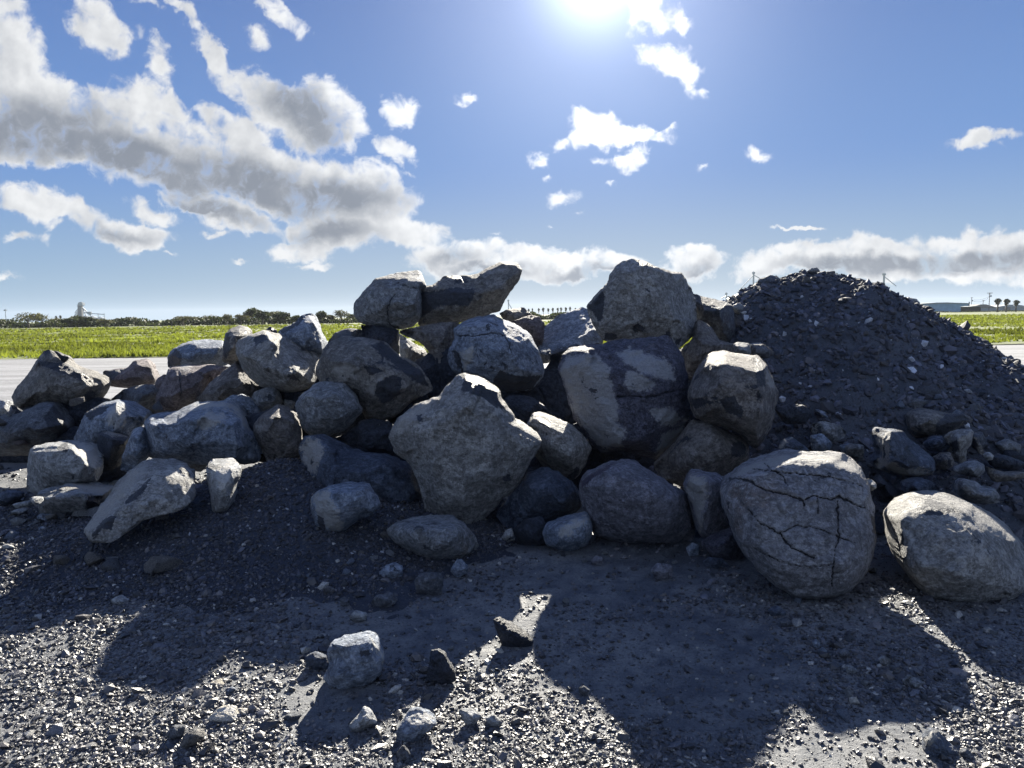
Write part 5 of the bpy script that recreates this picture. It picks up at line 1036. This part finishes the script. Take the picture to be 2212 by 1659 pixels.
# grain elevator
DE = 620
def E_(px, py, D=None): return at(px, py, D or DE)
def elevator():
    a = E_(174, 690); X0, Y0 = a[0], DE; o = empty('grain_elevator', (X0, Y0, 0)); s = DE/F
    def P(px, py, dy=0): q = E_(px, py); return (q[0]-X0, dy, q[2])
    base = 0.
    part('tower', [boxm((P(176, 690)[0], 0, P(176, 657)[2]/2), (2.7, 2.7, P(176, 657)[2])), boxm((P(176, 690)[0]-2.1, 0, (P(175, 658)[2])/2), (.7, .7, P(175, 658)[2]))], M_conc, o)
    part('head_house', [boxm(P(175.8, 657), (3.8, 3.4, 2.6)), boxm(P(175, 654.2), (2.2, 2, 1.4)), boxm(P(174, 658.8), (5.6, 3, .3))], M_steel, o)
    for (x1, y1, x2, y2) in ((173,667,160,683),(173,667,165,683),(178,664,186,682),(178,664,197,682),(180,668,192,677),(171,664,162,676)):
        part('spout', [tube(P(x1, y1), P(x2, y2), .38)], M_steel, o)
    for (cx, wd, ht) in ((160, 22, 680), (178, 20, 681), (192, 22, 682), (209, 20, 684)):
        r = wd*s/2; zt = P(cx, ht)[2]; cxm = P(cx, 690)[0]
        part('bin', [tube((cxm, 6, 0), (cxm, 6, zt*.72), r, r, 16)], M_steel, o, False)
        part('bin_roof', [tube((cxm, 6, zt*.72), (cxm, 6, zt), r*1.03, .5, 16)], M_roof, o, False)
    part('conveyor', [tube(P(180, 676), P(193, 675), .45), tube(P(193, 677), P(225, 679), .35)], M_steel, o)
    for px in (192, 196, 212, 225): part('support', [tube(P(px, 677), (P(px, 690)[0], 0, 0), .25)], M_steel, o)
    part('platform', [boxm(P(193.5, 676), (3.2, 2, 2.2))], M_steel, o)
    tag(o, 'distant grain elevator with tall tower and sloping spouts above the left treeline', 'grain elevator')
elevator()
def leg_tower(px, top, D, guys, lab, wd=.8):
    X0 = at(px, top, D)[0]; o = empty('elevator_leg', (X0, D, 0)); zt = at(px, top, D)[2]
    part('shaft', [boxm((0, 0, zt/2), (wd, wd, zt))], M_steel, o)
    part('head', [boxm((0, 0, zt-.6), (wd*1.9, wd*1.6, wd*1.4)), tube((0, 0, zt), (0, 0, zt+wd*.9), .2)], M_steel, o)
    for (gx, gy) in guys:
        q = at(gx, gy, D); part('spout', [tube((0, 0, at(px, top+6, D)[2]), (q[0]-X0, 0, q[2]), .3)], M_steel, o)
    tag(o, lab, 'grain elevator leg', 'distant elevator legs behind the pile'); return o
leg_tower(1098,648,560,((1106,668),),'slim elevator leg behind the gap right of the horned boulder',.7)
leg_tower(1569,633,560,((1558,645),(1582,645)),'short elevator leg just left of the gravel pile')
leg_tower(1628,588,560,((1592,632),(1650,606)),'tall elevator leg rising over the left shoulder of the gravel pile',1.0)
leg_tower(1910,591,560,((1936,618),),'tall elevator leg rising over the right shoulder of the gravel pile',1.1)
def bin_(px, top, D, wpx, lab):
    X0 = at(px, top, D)[0]; zt = at(px, top, D)[2]; r = wpx*D/F/2; o = empty('grain_bin', (X0, D+8, 0))
    part('wall', [tube((0, 0, 0), (0, 0, zt*.68), r, r, 20)], M_steel, o); part('roof', [tube((0, 0, zt*.68), (0, 0, zt), r*1.03, .6, 20)], M_roof, o)
    tag(o, lab, 'grain bin')
bin_(1612,630,560,70,'grey grain bin roof showing at the left edge of the gravel pile')
bin_(1925,625,560,50,'distant grain bin behind the right shoulder of the gravel pile')
def mast(px, top, D, lab, cat, bits):
    X0 = at(px, top, D)[0]; zt = at(px, top, D)[2]; o = empty('mast', (X0, D, 0))
    part('pole', [tube((0, 0, 0), (0, 0, zt), .16, .1)], M_steel, o)
    for (dz, s) in bits: part('antenna', [boxm((0, 0, zt-dz), s)], M_steel, o)
    tag(o, lab, cat)
mast(11,667,300,'thin mast with a small head at the left picture edge','mast',[(.6,(.9,.6,.5)),(5,(1.6,.3,.3))])
mast(535,670,300,'thin mast rising beside the tall rounded dark tree','mast',[(.3,(.5,.5,.5))])
def utility(px, top, D, cross, lab, can=True):
    X0 = at(px, top, D)[0]; zt = at(px, top, D)[2]; s = D/F; o = empty('utility_pole', (X0, D, 0))
    part('pole', [tube((0, 0, 0), (0, 0, zt), .16, .12)], M_wood, o)
    part('crossarm', [boxm((0, -.2, zt-1.0*s), (cross*s, .15, .2)), boxm((0, -.2, zt-3.2*s), (cross*.5*s, .15, .15))], M_wood, o)
    if can: part('transformer', [tube((.35, -.3, zt-9*s), (.35, -.3, zt-6*s), .38, .38, 8)], M_steel, o)
    tag(o, lab, 'utility pole')
utility(2138,632,300,12,'utility pole with crossarm and round transformer left of the shaggy palms')
utility(2099,642,420,5,'plain thin pole right of the blue warehouse')
utility(2124,648,430,5,'small distant pole behind the low buildings at the right',False)
def wires():
    ps = []
    for (a, b, c, d) in ((2104,648,2136,641), (2100,649,2124,650), (2124,650,2137,640)):
        A, Bq = at(a, b, 300), at(c, d, 300); pv = A
        for k in range(1, 7):
            t = k/6; q = A+(Bq-A)*t-np.array([0, 0, .5*math.sin(math.pi*t)]); ps.append(tube(pv, q, .035, .035, 4)); pv = q
    tag(link('power_line', mesh_of('power_line', ps), M_dark), 'thin sagging wires between the poles above the low buildings', 'power line')
wires()
def building(D, xl, xr, ytop, ridge, wallm, roofm, lab, cat, depth=14, overhang=.3, extras=()):
    A, Bq = at(xl, ytop, D), at(xr, ytop, D); X0 = (A[0]+Bq[0])/2; wd = Bq[0]-A[0]; hw = min(A[2], Bq[2]); o = empty('building', (X0, D, 0))
    part('wall', [boxm((0, depth/2, hw/2), (wd, depth, hw))], wallm, o)
    hr = at((xl+xr)/2, ridge, D)[2]
    ow = wd/2+overhang
    V = np.array([(-ow, -.3, hw+.01), (ow, -.3, hw+.01), (ow, depth+.3, hw+.01), (-ow, depth+.3, hw+.01), (-ow*.2, -.3, hr), (ow*.2, -.3, hr), (ow*.2, depth+.3, hr), (-ow*.2, depth+.3, hr)])
    T = np.array([(0,1,5),(0,5,4),(1,2,6),(1,6,5),(2,3,7),(2,7,6),(3,0,4),(3,4,7),(4,5,6),(4,6,7),(0,3,2),(0,2,1)])
    link('roof', np_mesh('roof', V, T, False), roofm, o)
    for (x1, y1, x2, y2, nm, mt_) in extras:
        a, b = at(x1, y1, D), at(x2, y2, D); part(nm, [boxm(((a[0]+b[0])/2-X0, -.05, (a[2]+max(b[2], 0.0))/2), (b[0]-a[0], .2, a[2]-max(b[2], 0)))], mt_, o)
    tag(o, lab, cat); return o
b1 = building(285, 1975, 2094, 655.0, 653.4, M_wall, M_roof, 'long pale blue metal warehouse at the right beyond the field', 'warehouse', 20, .4)
part('corner_trim', [boxm((-.0+ (at(2094,655,285)[0]-at(1975,655,285)[0])/2-.15, -.1, 2.0), (.3, .3, 4.0))], M_roof, b1)
building(300, 2096, 2150, 664.5, 657.5, M_roof, M_troof, 'low house with a grey hipped roof right of the warehouse', 'house', 12, .8, ((2098,664,2118,672,'dark_opening',M_dark),))
building(262, 2094, 2118, 662, 661, M_dark, M_roof, 'small dark open shed with a white roof edge beside the warehouse', 'shed', 5, .3)
building(330, 2150, 2225, 663, 658, M_roof, M_roof, 'pale low house behind the shaggy palms', 'house', 12, .8, ((2168,663,2182,672,'door',M_troof),))
hh = bush_belt('scrub', at(1960, 672, 250)[0], at(2260, 672, 250)[0], 250, .55, 'low weeds along the foot of the warehouse and houses', 2500, .16)

# ------------------------------------------------------------------ air
m = bpy.data.materials.new('air'); m.use_nodes = True; t = NT(m.node_tree)
for n_ in list(m.node_tree.nodes):
    if n_.type == 'BSDF_PRINCIPLED': m.node_tree.nodes.remove(n_)
pv = t.new('ShaderNodeVolumePrincipled'); pv.inputs['Color'].default_value = (.80, .88, 1, 1); pv.inputs['Density'].default_value = .00007; pv.inputs['Anisotropy'].default_value = .3
t.l.new(pv.outputs[0], m.node_tree.nodes['Material Output'].inputs['Volume'])
bm = bmesh.new(); bmesh.ops.create_cube(bm, size=1)
for v in bm.verts: v.co = Vector((v.co.x*6100, v.co.y*3100+1420, v.co.z*44.6+21))
me = bpy.data.meshes.new('haze'); bm.to_mesh(me); bm.free()
tag(link('haze', me, m), kind='stuff')
